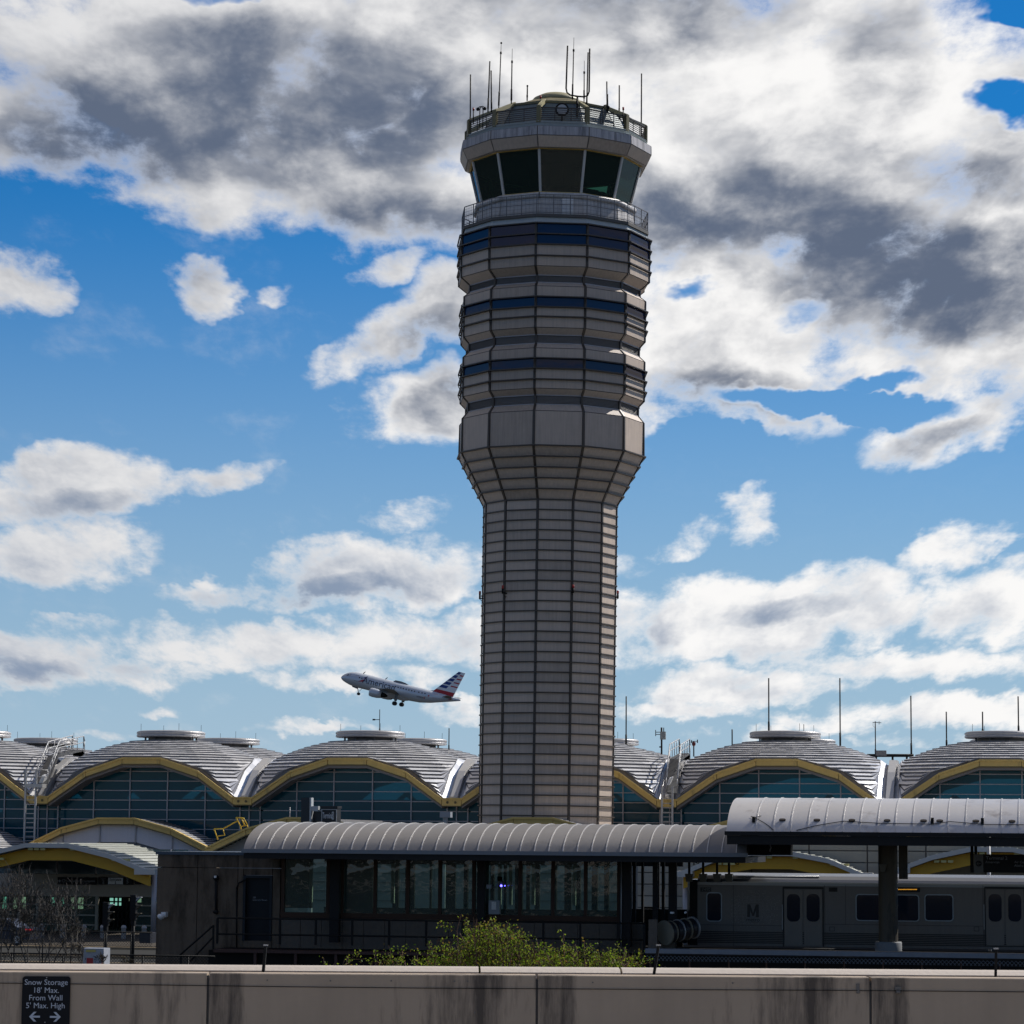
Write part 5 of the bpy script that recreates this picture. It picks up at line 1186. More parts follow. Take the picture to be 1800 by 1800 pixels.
# cabinet with red panel
YK = 84; a, b, c, e = rect(143.5,1667,182,1712,YK); t = thing('utility_cabinet', 'white perforated utility cabinet with a red panel, above the wall at left', 'cabinet', ((a+b)/2, YK+.3, 0))
mb = MB(); mb.box((a, YK, c-.5), (b, YK+.6, e)); mb.box((a+.1, YK+.05, 0), (b-.1, YK+.55, c-.5)); mb.build('cabinet_body', mat('cabinet_white', (.30,.32,.36), .6, 0, var=.35, scale=9), t)
for (x0_,y0_,x1_,y1_,mm,nm) in ((152,1684,163,1712,mat('panel_red', (.35,.02,.02), .5),'red_panel'),(151,1669.5,168,1673.5,mat('label_yellow', (.45,.38,.10), .5),'yellow_label'),(178.5,1686,181,1700,MAT['panel_red'],'red_strip')):
    mb = MB(); boxpx(mb, x0_,y0_,x1_,y1_,YK-.02,.018); mb.build(nm, mm, t)
mb = MB(); random.seed(3)
for i in range(90): x0_, y0_ = random.uniform(145,180), random.uniform(1680,1700); boxpx(mb, x0_, y0_, x0_+1.0, y0_+1.2, YK-.008, .006) if not 151 < x0_ < 164 else None
mb.build('perforation', M_black, t)
# dark box right of signals, parked car at far left
mb = MB(); boxpx(mb, 245,1640,264,1658,150,1.2); tag(mb.build('litter_bin', mat('bin_dark_blue', (.012,.014,.022), .5)), 'dark box-shaped bin standing on the kerb beside the station wall', 'bin')
Yv = 150; q0_ = P(-60,1652,Yv); x0_ = q0_.x; L_ = P(52,1652,Yv).x-x0_; t = thing('parked_car', 'dark car with a red tail lamp half hidden behind the bare bushes at far left', 'car', (x0_+L_/2, Yv+.9, 0)); L_ = L_; H_ = 1.45
body = [(0,.35),(.0,.85),(.12*L_,.95),(.25*L_,H_),(.62*L_,H_),(.80*L_,1.0),(.985*L_,.95),(L_,.80),(L_,.35)]
zc_ = P(0,1615,Yv).z-H_
mb = MB(); mb.prism([(x0_+x, Yv, z+max(zc_,0)) for x, z in reversed(body)], (0,1.8,0)); mb.build('car_body', mat('car_navy', (.02,.025,.045), .25, .3), t)
mb = MB(); zc2 = max(zc_,0); mb.prism([(x0_+x, Yv-.01, z+zc2) for x, z in reversed([(.16*L_,.98),(.27*L_,H_-.1),(.60*L_,H_-.1),(.74*L_,1.02)])], (0,.008,0)); mb.build('side_glass', M_tg, t)
for fx_ in (.18,.80):
    cxy = Vector((x0_+fx_*L_, Yv-.02, .33+zc2)); mb = MB(); mb.prism([cxy+Vector((.33*math.cos(j*.393),0,.33*math.sin(j*.393))) for j in range(16)], (0,.2,0)); wv = mb.build('wheel', M_seal, t)
    mb = MB(); mb.prism([cxy+Vector((.2*math.cos(j*.393),-.01,.2*math.sin(j*.393))) for j in range(16)], (0,.009,0)); mb.build('rim', M_galv, wv)
mb = MB(); mb.box((x0_+L_*.93, Yv-.03, .78+zc2), (x0_+L_*1.003, Yv+.4, .92+zc2)); mb.build('tail_lamp', mat('tail_red', (.4,.01,.02), .3, 0, emit=((1,.02,.04),.25)), t)
# ------------------------------------------------------------------ plants
M_twig = mat('twig_bark', (.045,.038,.032), .8, 0, var=.3, scale=8)
M_twig2 = mat('reddish_twig', (.11,.055,.03), .8, 0, var=.3, scale=8)
def leafmat(name, c1, c2):
    m = bpy.data.materials.new(name); m.use_nodes = True; nt = m.node_tree; N = nt.nodes; L = nt.links; b = N['Principled BSDF']
    g = N.new('ShaderNodeNewGeometry'); mx = N.new('ShaderNodeMix'); mx.data_type = 'RGBA'; L.new(g.outputs['Random Per Island'], mx.inputs['Factor']); mx.inputs['A'].default_value = (*c1,1); mx.inputs['B'].default_value = (*c2,1)
    L.new(mx.outputs['Result'], b.inputs['Base Color']); b.inputs['Roughness'].default_value = .6; b.inputs['Specular IOR Level'].default_value = .15
    tr = N.new('ShaderNodeBsdfTranslucent'); L.new(mx.outputs['Result'], tr.inputs['Color']); ms = N.new('ShaderNodeMixShader'); ms.inputs[0].default_value = .55
    L.new(b.outputs[0], ms.inputs[1]); L.new(tr.outputs[0], ms.inputs[2]); L.new(ms.outputs[0], N['Material Output'].inputs['Surface']); return m
M_leaf = leafmat('spring_leaf', (.07,.14,.008), (.24,.30,.03)); M_leafr = leafmat('reddish_leaf', (.20,.11,.03), (.22,.20,.03)); M_bud = leafmat('bud_yellow', (.12,.10,.03), (.09,.07,.02))
def grow(mb, p, d, L_, r, depth, tips, spread=.5, kids=3, up=.15, seg=3, rmin=.0015):
    pts = [p]; cur = p; dd = d.copy()
    for i in range(seg):
        dd = (dd+Vector((random.gauss(0,.12), random.gauss(0,.12), random.gauss(0,.08)+up*.3))).normalized(); cur = cur+dd*(L_/seg); pts.append(cur)
    mb.tube(pts, [max(rmin, r*(1-.5*i/seg)) for i in range(seg+1)], 3 if r < .012 else 5, caps=False)
    if depth == 0: tips.append((pts, dd)); return
    for k in range(kids):
        s = random.uniform(.35, 1.0) if k else 1.0; i = min(seg-1, int(s*seg)); q = pts[i].lerp(pts[i+1], s*seg-i if s < 1 else 1)
        nd = (dd+Vector((random.gauss(0,spread), random.gauss(0,spread), random.gauss(0,spread*.6)+up))).normalized()
        grow(mb, q, nd, L_*random.uniform(.55,.85), max(rmin, r*.6), depth-1, tips, spread, kids, up, seg, rmin)
    tips.append((pts, dd))
def leaves(mb, tips, per, size, jit, mi_fn):
    for pts, d in tips:
        for k in range(per):
            s = random.random(); i = min(len(pts)-2, int(s*(len(pts)-1))); q = pts[i].lerp(pts[i+1], random.random())+Vector((random.gauss(0,jit),random.gauss(0,jit),random.gauss(0,jit)))
            a = Vector((random.gauss(0,1),random.gauss(0,1),random.gauss(0,.7)+.3)).normalized(); b = a.orthogonal().normalized(); b = (b*math.cos(k*2.4)+a.cross(b)*math.sin(k*2.4)); sz = size*random.uniform(.6,1.25)
            mb.face([q, q+a*sz*.5+b*sz*.32, q+a*sz, q+a*sz*.5-b*sz*.32], mi_fn(q))
def shrub(label, cols, Y, seed, dens, base_y=1760):
    """cols: list of (px, top_py, weight): stems rise to these heights"""
    random.seed(seed); q = P(sum(c[0] for c in cols)/len(cols), base_y, Y); t = thing('leafy_shrub', label, 'shrub', (q.x, Y, 0), 'green shrubs behind the wall')
    tw = MB(); lf = MB(); tips = []
    for px_, py_, wgt in cols:
        for j in range(wgt):
            x_ = px_+random.gauss(0,7); top = P(x_, py_+random.uniform(0,22)*(j > 0), Y+random.gauss(0,.45)); bz = P(x_,1790,Y).z
            base = Vector((top.x+random.gauss(0,.16), top.y+random.gauss(0,.15), bz)); n_ = 6; pts = [base.lerp(top, i/n_)+Vector((random.gauss(0,.03),random.gauss(0,.03),0)) for i in range(n_+1)]
            tw.tube(pts, [.012*(1-i/(n_+1)*.85)+.002 for i in range(n_+1)], 4, caps=False); tips.append((pts[2:], Vector((0,0,1))))
            for k in range(8):
                s = random.uniform(.3,1); i = min(n_-1, int(s*n_)); grow(tw, pts[i], Vector((random.gauss(0,.9),random.gauss(0,.9),.7)).normalized(), random.uniform(.10,.26), .004, 1, tips, .5, 3, .15, 2, .0018)
    stem = MB(); 
    for j in range(7): stem.tube([(q.x+random.gauss(0,.5),Y+random.gauss(0,.4),0),(q.x+random.gauss(0,.6),Y+random.gauss(0,.3),P(900,1790,Y).z+.1)], .03, 6)
    stem.build('trunk', M_twig2, t)
    leaves(lf, tips, dens, .042, .028, lambda q: 1 if random.random() < .16+.25*max(0,(q.z-P(900,1660,Y).z)) else 0)
    tw.build('branches', M_twig2, t); lf.build('leaves', [M_leaf, M_leafr], t); return t
shrub('few thin leafy sprigs showing above the wall left of the big green shrub', [(572,1692,1),(610,1682,1),(640,1690,1),(652,1688,1),(663,1690,1),(685,1678,1),(692,1690,1),(708,1684,1),(715,1690,1)], 44, 21, 4)
shrub('tallest green and reddish shrub above the wall, in front of the station windows', [(742,1678,3),(758,1660,4),(768,1676,4),(780,1650,4),(795,1668,5),(805,1606,1),(812,1640,5),(828,1628,6),(840,1612,4),(852,1625,6),(866,1616,6),(880,1625,6),(893,1620,6),(906,1640,6),(918,1628,4),(930,1650,5)], 45, 22, 4)
shrub('lower bright green shrub above the wall, right of the tallest one', [(940,1664,5),(950,1656,4),(965,1672,5),(980,1668,5),(986,1650,2),(1000,1662,5),(1010,1660,4),(1024,1654,2),(1035,1672,5),(1050,1674,5),(1065,1676,5),(1080,1676,5),(1094,1674,4),(1106,1668,3),(1112,1682,3)], 45.5, 23, 4)
def bare(label, cols, Y, seed):
    random.seed(seed); q = P(cols[0][0], 1700, Y); t = thing('bare_bush', label, 'bush', (q.x, Y, 0), 'bare twiggy bushes at far left'); tw = MB(); lf = MB(); tips = []
    for px_, py_ in cols:
        base = P(px_, 1705, Y); hgt = (P(px_,py_,Y)-base).length; base = base+Vector((random.gauss(0,.1), random.gauss(0,.5), 0))
        grow(tw, base, Vector((random.gauss(0,.25), random.gauss(0,.2), 1)).normalized(), hgt*.40, .02, 5, tips, .5, 3, .2, 3, .0045)
    leaves(lf, tips[::9], 1, .035, .02, lambda q: 0)
    st_ = MB()
    for px_, py_ in cols: b_ = P(px_,1706,Y); st_.tube([(b_.x,Y,0),b_], .035, 6)
    st_.build('trunk', M_twig, t); tw.build('twigs', M_twig, t); lf.build('buds', [M_bud], t)
bare('dense bare twiggy bush filling the far left corner in front of the terminal', [(-12,1545),(8,1530),(28,1532),(45,1540),(20,1560),(60,1550),(-2,1580),(35,1580)], 66, 31)
bare('thinner bare bush left of the terminal entrance doors, reaching the sign', [(82,1548),(100,1560),(118,1570),(70,1580),(132,1610),(150,1640)], 70, 32)
bare('low sparse bare bush between the white cabinet and the station wall', [(200,1675),(222,1680),(245,1684)], 72, 33)
# ------------------------------------------------------------------ aeroplane
AD = 768.0; ac = PD(703, 1214, AD); yawp = R(0)
los = Vector((ac.x, ac.y, 0)).normalized(); rgt = Vector((los.y, -los.x, 0))
pit = R(14.2); fwd = (-rgt*math.cos(pit)+Vector((0,0,math.sin(pit)))); fwd = (fwd*.97 + los*.24).normalized(); port = (-los - fwd*(-los).dot(fwd)).normalized(); upp = fwd.cross(port).normalized()
if upp.z < 0: upp = -upp
upp = (upp*math.cos(R(4))+port*math.sin(R(4))).normalized(); port = (port-upp*port.dot(upp)).normalized(); plane = thing('airliner', 'silver airliner with striped tail climbing to the left with its landing gear down', 'aeroplane', ac, None)
def ap(x, y, z): return ac + fwd*x + port*y + upp*z
LEN = 33.8; M_fus = mat('airliner_silver', (.56,.60,.65), .35, .25, var=.05, scale=.3); M_fusd = mat('airliner_grey', (.16,.17,.18), .5, .2); M_navy = mat('navy_lettering', (.012,.02,.06), .4); M_sr = mat('stripe_red', (.42,.012,.02), .45); M_sb = mat('stripe_blue', (.008,.04,.22), .45); M_sw = mat('stripe_white', (.75,.77,.8), .45)
mb = MB(); st_ = [(0,.05,-.35),(.25,.45,-.32),(.8,.9,-.22),(1.6,1.32,-.08),(2.6,1.68,.0),(4,1.93,.03),(5.5,1.98,.03),(20.5,1.98,.03),(23,1.90,.12),(26,1.58,.42),(29,1.10,.85),(31.5,.65,1.15),(33.2,.33,1.35),(33.8,.18,1.42)]
n = 28; ring_i = []
for s, r_, zc in st_:
    ring_i.append(len(mb.v))
    for j in range(n):
        a = 2*math.pi*j/n; mb.v.append(ap(LEN/2-s, r_*math.cos(a), zc+r_*math.sin(a)*1.03))
for a_, b_ in zip(ring_i, ring_i[1:]):
    for j in range(n): mb.f.append((a_+j, b_+j, b_+(j+1)%n, a_+(j+1)%n)); mb.mi.append(0); mb.sm.append(True)
mb.f.append(tuple(ring_i[-1]+j for j in range(n))); mb.mi.append(1); mb.sm.append(False)
mb.build('fuselage', [M_fus, M_black], plane)
def fus_r(s):
    for (s0, r0, z0), (s1, r1, z1_) in zip(st_, st_[1:]):
        if s0 <= s <= s1: t_ = (s-s0)/(s1-s0); return r0+(r1-r0)*t_, z0+(z1_-z0)*t_
    return .2, 1.4
def skin(s, ang, lift=.02):
    r_, zc = fus_r(s); r_ += lift; return ap(LEN/2-s, r_*math.cos(ang), zc+r_*math.sin(ang)*1.03)
def decal(name, quads, m_):
    mb = MB()
    for q in quads:      # (s0,a0,s1,a1) rectangle on the skin
        s0, a0, s1, a1 = q; mb.face([skin(s0,a0), skin(s1,a0), skin(s1,a1), skin(s0,a1)])
    return mb.build(name, m_, plane)
decal('cabin_windows', [(s, .30, s+.32, .46) for s in [15.8,16.5,17.3,18.0,18.8,19.6,20.4,21.2,22.4,23.3,24.1,5.4,6.1]], M_black)
mb = MB()
for s0, s1 in ((1.75,2.25),(2.35,2.9)): mb.face([skin(s0,.32), skin(s1,.36), skin(s1+.05,.72), skin(s0+.25,.66)])
mb.build('cockpit_windows', M_black, plane)
for s in (4.3, 26.6): 
    mb = MB(); a0, a1 = -.15, .62; 
    for (q0,q1,b0_,b1_) in ((s,s+.07,a0,a1),(s+.85,s+.92,a0,a1),(s,s+.92,a1,a1+.03),(s,s+.92,a0-.03,a0)): mb.face([skin(q0,b0_),skin(q1,b0_),skin(q1,b1_),skin(q0,b1_)])
    mb.build('door_outline', MAT['dull_grey_box'] if s < 10 else M_sr, plane)
# lettering wrapped flat beside the skin
Mx = face_matrix(ap(LEN/2-11.3, 2.02, .42), -fwd, upp); text('American', 2.45, M_navy, 'lettering', Mx, plane, .98, .01)
mb = MB(); q = lambda s, z: ap(LEN/2-s, 2.01, z)
mb.face([q(6.6,1.0), q(7.7,1.62), q(7.9,1.55), q(7.2,.95)], 0); mb.face([q(6.9,.85), q(7.2,.95), q(6.0,.2), q(5.5,-.15)], 1); mb.face([q(5.4,-.25), q(6.7,-.1), q(7.1,.6), q(6.4,.3)], 1); mb.build('tail_flight_symbol', [M_sb, M_sr], plane)
# registration and red patches at the rear body
text('N753US', .55, M_navy, 'lettering', face_matrix(ap(LEN/2-23.2, 1.92, -.35), -fwd, upp), plane, 1, .01)
decal('rear_stripes', [(25.2,.0,31.8,.24),(24.2,-.42,31.4,-.14)], M_sr)
# fin with stripes
def fin_pt(u, v): # u chord 0..1 leading to trailing, v height 0..1
    s_le = 25.6+v*5.9; s_te = 31.6+v*1.75; z = 1.75+v*7.0; return s_le+(s_te-s_le)*u, z
mb = MB(); rows = 13; hh_ = [1.0, 1.2, .8, .5]+[1.5 if i_ % 2 == 0 else .65 for i_ in range(9)]; vr = [sum(hh_[:i_])/sum(hh_) for i_ in range(14)]
for i in range(rows):
    v0, v1 = vr[i], vr[i+1]
    for (u0, u1, mi) in ((0,.5,2 if i % 2 else 1),(.5,1.0,0 if i % 2 else 2)):
        if i < 4: mi = (0 if i in (0,1) else 2) if i != 3 else 2
        sh = .06*((i % 2)*2-1)
        a, b, c, d = fin_pt(max(0,u0+(sh if u0 else 0)), v0), fin_pt(min(1,u1+(sh if u1 < 1 else 0)), v0), fin_pt(min(1,u1+(sh if u1 < 1 else 0)), v1), fin_pt(max(0,u0+(sh if u0 else 0)), v1)
        for yy in (.16, -.16):
            w0, w1 = yy*(1-.5*v0), yy*(1-.5*v1); mb.face([ap(LEN/2-a[0],w0,a[1]), ap(LEN/2-b[0],w0,b[1]), ap(LEN/2-c[0],w1,c[1]), ap(LEN/2-d[0],w1,d[1])], mi)
for (ua) in (0, 1):
    a, b = fin_pt(ua, 0), fin_pt(ua, 1); mb.face([ap(LEN/2-a[0],-.16,a[1]), ap(LEN/2-a[0],.16,a[1]), ap(LEN/2-b[0],.08,b[1]), ap(LEN/2-b[0],-.08,b[1])], 2)
a, b = fin_pt(0,1), fin_pt(1,1); mb.face([ap(LEN/2-a[0],-.08,a[1]), ap(LEN/2-a[0],.08,a[1]), ap(LEN/2-b[0],.08,b[1]), ap(LEN/2-b[0],-.08,b[1])], 1)
mb.prism([ap(LEN/2-23.6,-.12,1.75), ap(LEN/2-26.2,-.12,2.35), ap(LEN/2-27,-.12,1.6)], port*.24, 3)
mb.build('tail_fin', [M_sr, M_sb, M_sw, M_fus], plane)
def wing(side, s_r0, s_r1, s_t0, s_t1, y0, y1, z0, z1_, th, name):
    mb = MB(); sg = side
    R0, R1, T0, T1 = ap(LEN/2-s_r0,sg*y0,z0), ap(LEN/2-s_r1,sg*y0,z0-.1), ap(LEN/2-s_t0,sg*y1,z1_), ap(LEN/2-s_t1,sg*y1,z1_)
    m0, mt = R0.lerp(R1,.3), T0.lerp(T1,.3); u0, ut = upp*th, upp*th*.35
    mb.face([R0, m0+u0, mt+ut, T0]); mb.face([m0+u0, R1, T1, mt+ut]); mb.face([R0, T0, mt-ut*.6, m0-u0*.6]); mb.face([m0-u0*.6, mt-ut*.6, T1, R1]); mb.face([T0, mt+ut, T1, mt-ut*.6]); return mb.build(name, M_fusd if name == 'wing' else M_fusd, plane)
for sd in (1,-1):
    wing(sd, 11.2, 17.6, 18.3, 19.8, 1.6, 16.9, -1.0, .1, .38, 'wing')
    wing(sd, 28.8, 31.6, 31.4, 32.6, .6, 6.2, 1.2, 1.9, .16, 'tailplane')
    # engine
    ec = (11.6, sd*5.75, -2.15); mb = MB(); prof = [(0,1.0),(.15,1.12),(.9,1.22),(2.2,1.18),(3.3,.95),(3.35,.75)]; i0_ = []
    for ds, r_ in prof:
        i0_.append(len(mb.v))
        for j in range(20): a = 2*math.pi*j/20; mb.v.append(ap(LEN/2-(ec[0]-1.2+ds), ec[1]+r_*math.cos(a), ec[2]+r_*math.sin(a)))
    for a_, b_ in zip(i0_, i0_[1:]):
        for j in range(20): mb.f.append((a_+j, b_+j, b_+(j+1)%20, a_+(j+1)%20)); mb.mi.append(0); mb.sm.append(True)
    mb.f.append(tuple(i0_[0]+j for j in range(20))); mb.mi.append(1); mb.sm.append(False)
    mb.tube([ap(LEN/2-13.6,ec[1],ec[2]), ap(LEN/2-14.7,ec[1],ec[2]), ap(LEN/2-15.4,ec[1],ec[2])], [.72,.55,.2], 14, 1)
    mb.build('engine', [M_fus, M_black], plane)
    mb = MB(); mb.prism([ap(LEN/2-s,ec[1]-.12,z) for s, z in ((11.4,-1.1),(15.6,-.75),(15.0,-1.35),(12.5,-1.6))], port*.24); mb.build('engine_pylon', M_fusd, plane)
    # main gear
    g0_ = ap(LEN/2-17.4, sd*3.6, -.8); g1_ = ap(LEN/2-17.3, sd*3.8, -3.6); mb = MB(); mb.bar(g0_, g1_, .26); mb.bar(ap(LEN/2-16.4,sd*2.2,-1.2), g1_+upp*.9, .16)
    mb.prism([ap(LEN/2-16.9,sd*4.05,-1.1), ap(LEN/2-17.9,sd*4.05,-1.1), ap(LEN/2-17.8,sd*4.1,-2.9), ap(LEN/2-17.0,sd*4.1,-2.9)], port*.06); gr_ = mb.build('main_gear', M_fusd, plane)
    for dy_ in (-.42,.42):
        c0_ = g1_+port*dy_; mb = MB(); mb.prism([c0_+fwd*(.58*math.cos(j*.3927))+upp*(.58*math.sin(j*.3927))-port*.19 for j in range(16)], port*.38); mb.build('tyre', M_seal, gr_)
mb = MB(); g1_ = ap(LEN/2-5.9, 0, -3.55); mb.bar(ap(LEN/2-5.1,0,-1.7), g1_, .18); mb.bar(ap(LEN/2-6.6,0,-1.8), g1_+upp*.7, .10); mb.prism([ap(LEN/2-3.6,.3,-1.75), ap(LEN/2-5.4,.3,-1.9), ap(LEN/2-5.4,.3,-2.35), ap(LEN/2-3.8,.3,-2.15)], port*.06); gr_ = mb.build('nose_gear', M_fusd, plane)
for dy_ in (-.25,.25): c0_ = g1_+port*dy_; mb = MB(); mb.prism([c0_+fwd*(.40*math.cos(j*.3927))+upp*(.40*math.sin(j*.3927))-port*.12 for j in range(16)], port*.24); mb.build('tyre', M_seal, gr_)
mb = MB(); rr = [ap(LEN/2-s,0,z) for s, z in ((14.6,2.0),(15.2,2.45),(16.6,2.5),(18.0,2.35),(19.0,2.0))]; mb.prism([p-port*.5 for p in rr], port*1.0); mb.build('antenna_fairing', M_fusd, plane)
for s_, h_ in ((5.6,.75),(12.0,.7)): mb = MB(); mb.prism([ap(LEN/2-s_,-.03,1.95), ap(LEN/2-s_-.35,-.03,1.95), ap(LEN/2-s_-.75,-.03,1.98+h_), ap(LEN/2-s_-.6,-.03,1.98+h_)], port*.06); mb.build('blade_aerial', M_black, plane)
# belly fairing
mb = MB(); mb.tube([ap(LEN/2-11.5,0,-1.2), ap(LEN/2-13.5,0,-1.15), ap(LEN/2-18.5,0,-1.15), ap(LEN/2-21,0,-1.0)], [.7,1.35,1.35,.7], 16); mb.build('belly_fairing', M_fus, plane)
# second pylon sign on the terminal forecourt: Terminal 2 totem above the canopy
Yq = 150; t = thing('terminal_totem', 'dark roadside totem with grey frame and black Terminal 2 box, behind the left canopy', 'sign', (P(575,1448,Yq).x, Yq+.4, 0))
mb = MB(); boxpx(mb, 529,1402,543.5,1455,Yq+.3,.3); mb.build('dark_slab', mat('slab_navy', (.010,.014,.022), .3, .2), t)
mb = MB(); a,b,c,e = rect(544,1402,546.8,1460,Yq); mb.box((a,Yq,c),(b,Yq+.5,e)); a,b,c2,e2 = rect(546.8,1417,559,1425.5,Yq); mb.box((b-.35*1.0,Yq+.02,c2),(b,Yq+.4,e2)) ; mb.box((a+.002,Yq+.02,c2),(b-.352,Yq+.4,e2)); mb.build('grey_frame', mat('frame_pale', (.42,.44,.45), .5, .1), t)
mb = MB(); boxpx(mb, 550,1427,566,1455,Yq+.5,.4); mb.build('dark_slab', MAT['slab_navy'], t)
a,b,c,e = rect(565,1417,592,1456,Yq); mb = MB(); mb.box((a,Yq,c),(b,Yq+.9,e-.12)); mb.box((a-.04,Yq-.04,e-.12),(b+.04,Yq+.94,e)); mb.build('sign_box', mat('box_charcoal', (.018,.017,.018), .5, .1, var=.2), t)
mb = MB(); mb.box((a,Yq-.02,e-.20),(b,Yq-.001,e-.165)); mb.box((a,Yq-.02,c),(a+.04,Yq-.001,e-.2)); mb.box((b-.04,Yq-.02,c),(b,Yq-.001,e-.2)); mb.build('box_trim', M_wdull, t)
text('Terminal', .46, signw, 'lettering', face_matrix(P(576.2,1434,Yq-.02)), t, .36)
mb = MB(); pts = rrect(583,1426.5,587,1441,Yq-.02,.055); mb.prism(pts, (0,.015,0)); mb.build('gate_badge', mat('badge_grey', (.4,.4,.4), .5), t)
text('2', .32, signm, 'lettering', face_matrix(P(585,1433.7,Yq-.03)), t, .5)
mb = MB(); mb.box((P(546,1450,Yq).x-.1,Yq+.02,0),(P(546,1450,Yq).x+.1,Yq+.3,c+.1)); mb.box((P(578,1450,Yq).x-.2,Yq+.3,0),(P(578,1450,Yq).x+.2,Yq+.6,c+.02)); mb.build('sign_post', M_mull, t)
# pale box on post right of the totem
Yq = 130; t = thing('roof_sensor_box', 'small grey box on a post above the left canopy, left of the tower', 'sensor', P(781,1450,Yq))
a,b,c,e = rect(773,1427,791.5,1437,Yq); mb = MB(); mb.box((a,Yq,c),(b,Yq+.5,e)); mb.build('sensor_box', mat('sensor_grey', (.30,.31,.33), .5, .1), t); mb = MB(); x = P(779.5,1440,Yq).x; mb.bar((x,Yq+.25,0),(x,Yq+.25,c),.14); x2 = P(783,1440,Yq).x; mb.build('sensor_post', M_galv, t)
Yq = 192; t = thing('whip_aerial', 'thin whip aerial on the lower yellow arch, left of the totem', 'aerial', P(509,1446,Yq)); mb = MB(); mb.tube([P(509.5,1446,Yq), P(509.5,1419,Yq)], .03, 5); mb.build('whip', M_mull, t); mb = MB(); mb.box(P(507,1447,Yq), P(510.5,1441,Yq)+Vector((0,.2,0))); mb.build('aerial_base', M_mull, t)
# ------------------------------------------------------------------ ground
mb = MB(); mb.face([(-4000,-3000,0),(4000,-3000,0),(4000,9000,0),(-4000,9000,0)])
struct(mb.build('ground', mat('ground_asphalt', (.04,.04,.038), .9, 0, var=.25, scale=.3, bump=.3, spec=.08)))
# ------------------------------------------------------------------ light
sun_az = R(45); sun_el = R(42)
S = Vector((math.sin(sun_az)*math.cos(sun_el), math.cos(sun_az)*math.cos(sun_el), math.sin(sun_el)))
ld = bpy.data.lights.new('sun', 'SUN'); ld.energy = 5.0; ld.angle = R(.53); ld.color = (1, .955, .89)
lo = bpy.data.objects.new('sun', ld); col.objects.link(lo); lo.rotation_euler = (-S).to_track_quat('-Z', 'Y').to_euler(); lo.location = (0, 0, 100)
# ------------------------------------------------------------------ sky : Nishita plus procedural cloud layer laid out by azimuth and elevation
w = bpy.data.worlds.new('World'); scene.world = w; w.use_nodes = True
nt = w.node_tree; N = nt.nodes; L = nt.links; bg = N['Background']
class E:
    def __init__(s, sock): s.s = sock
    def __add__(a, b): return M_('ADD', a, b)
    def __sub__(a, b): return M_('SUBTRACT', a, b)
    def __mul__(a, b): return M_('MULTIPLY', a, b)
    __radd__ = __add__; __rmul__ = __mul__
def M_(op, *args, clamp=False):
    n = N.new('ShaderNodeMath'); n.operation = op; n.use_clamp = clamp
    for i, a in enumerate(args):
        if isinstance(a, E): L.new(a.s, n.inputs[i])
        else: n.inputs[i].default_value = a
    return E(n.outputs[0])
def smooth(x, lo_, hi_, a=0.0, b=1.0):
    n = N.new('ShaderNodeMapRange'); n.interpolation_type = 'SMOOTHSTEP'; L.new(x.s, n.inputs['Value'])
    for k_, v in (('From Min', lo_), ('From Max', hi_), ('To Min', a), ('To Max', b)): n.inputs[k_].default_value = v
    return E(n.outputs[0])
def vec(x, y, z=0.0):
    n = N.new('ShaderNodeCombineXYZ')
    for i, a in enumerate((x, y, z)):
        if isinstance(a, E): L.new(a.s, n.inputs[i])
        else: n.inputs[i].default_value = a
    return n.outputs[0]
def noise(v, scale, detail=6, rough=.6, w_=None, lac=2.0):
    n = N.new('ShaderNodeTexNoise'); n.noise_dimensions = '2D'; n.inputs['Scale'].default_value = scale; n.inputs['Detail'].default_value = detail; n.inputs['Roughness'].default_value = rough; n.inputs['Lacunarity'].default_value = lac
    L.new(v, n.inputs['Vector']); return n
def rgbmix(f, a, b):
    n = N.new('ShaderNodeMix'); n.data_type = 'RGBA'
    for sock, v in ((n.inputs['Factor'], f), (n.inputs['A'], a), (n.inputs['B'], b)):
        if isinstance(v, E): L.new(v.s, sock)
        elif isinstance(v, tuple): sock.default_value = (*v, 1)
        elif isinstance(v, (int, float)): sock.default_value = v
        else: L.new(v, sock)
    return n.outputs['Result']
tc = N.new('ShaderNodeTexCoord'); sp = N.new('ShaderNodeSeparateXYZ'); L.new(tc.outputs['Generated'], sp.inputs[0])
dx, dy, dz = E(sp.outputs[0]), E(sp.outputs[1]), E(sp.outputs[2])
# azimuth measured from the heading the tower stands on, in units of 1/5000 rad; elevation likewise
ca, sa = math.cos(YAW), math.sin(YAW)
fx = dx*ca + dy*sa; fy = dy*ca - dx*sa
az = M_('ARCTAN2', fx, fy); el = M_('ARCSINE', dz)
U = az*5.0; V = el*5.0          # "kilopixels": U 0 centre, V up from the horizon
p0 = vec(U, V*1.0)
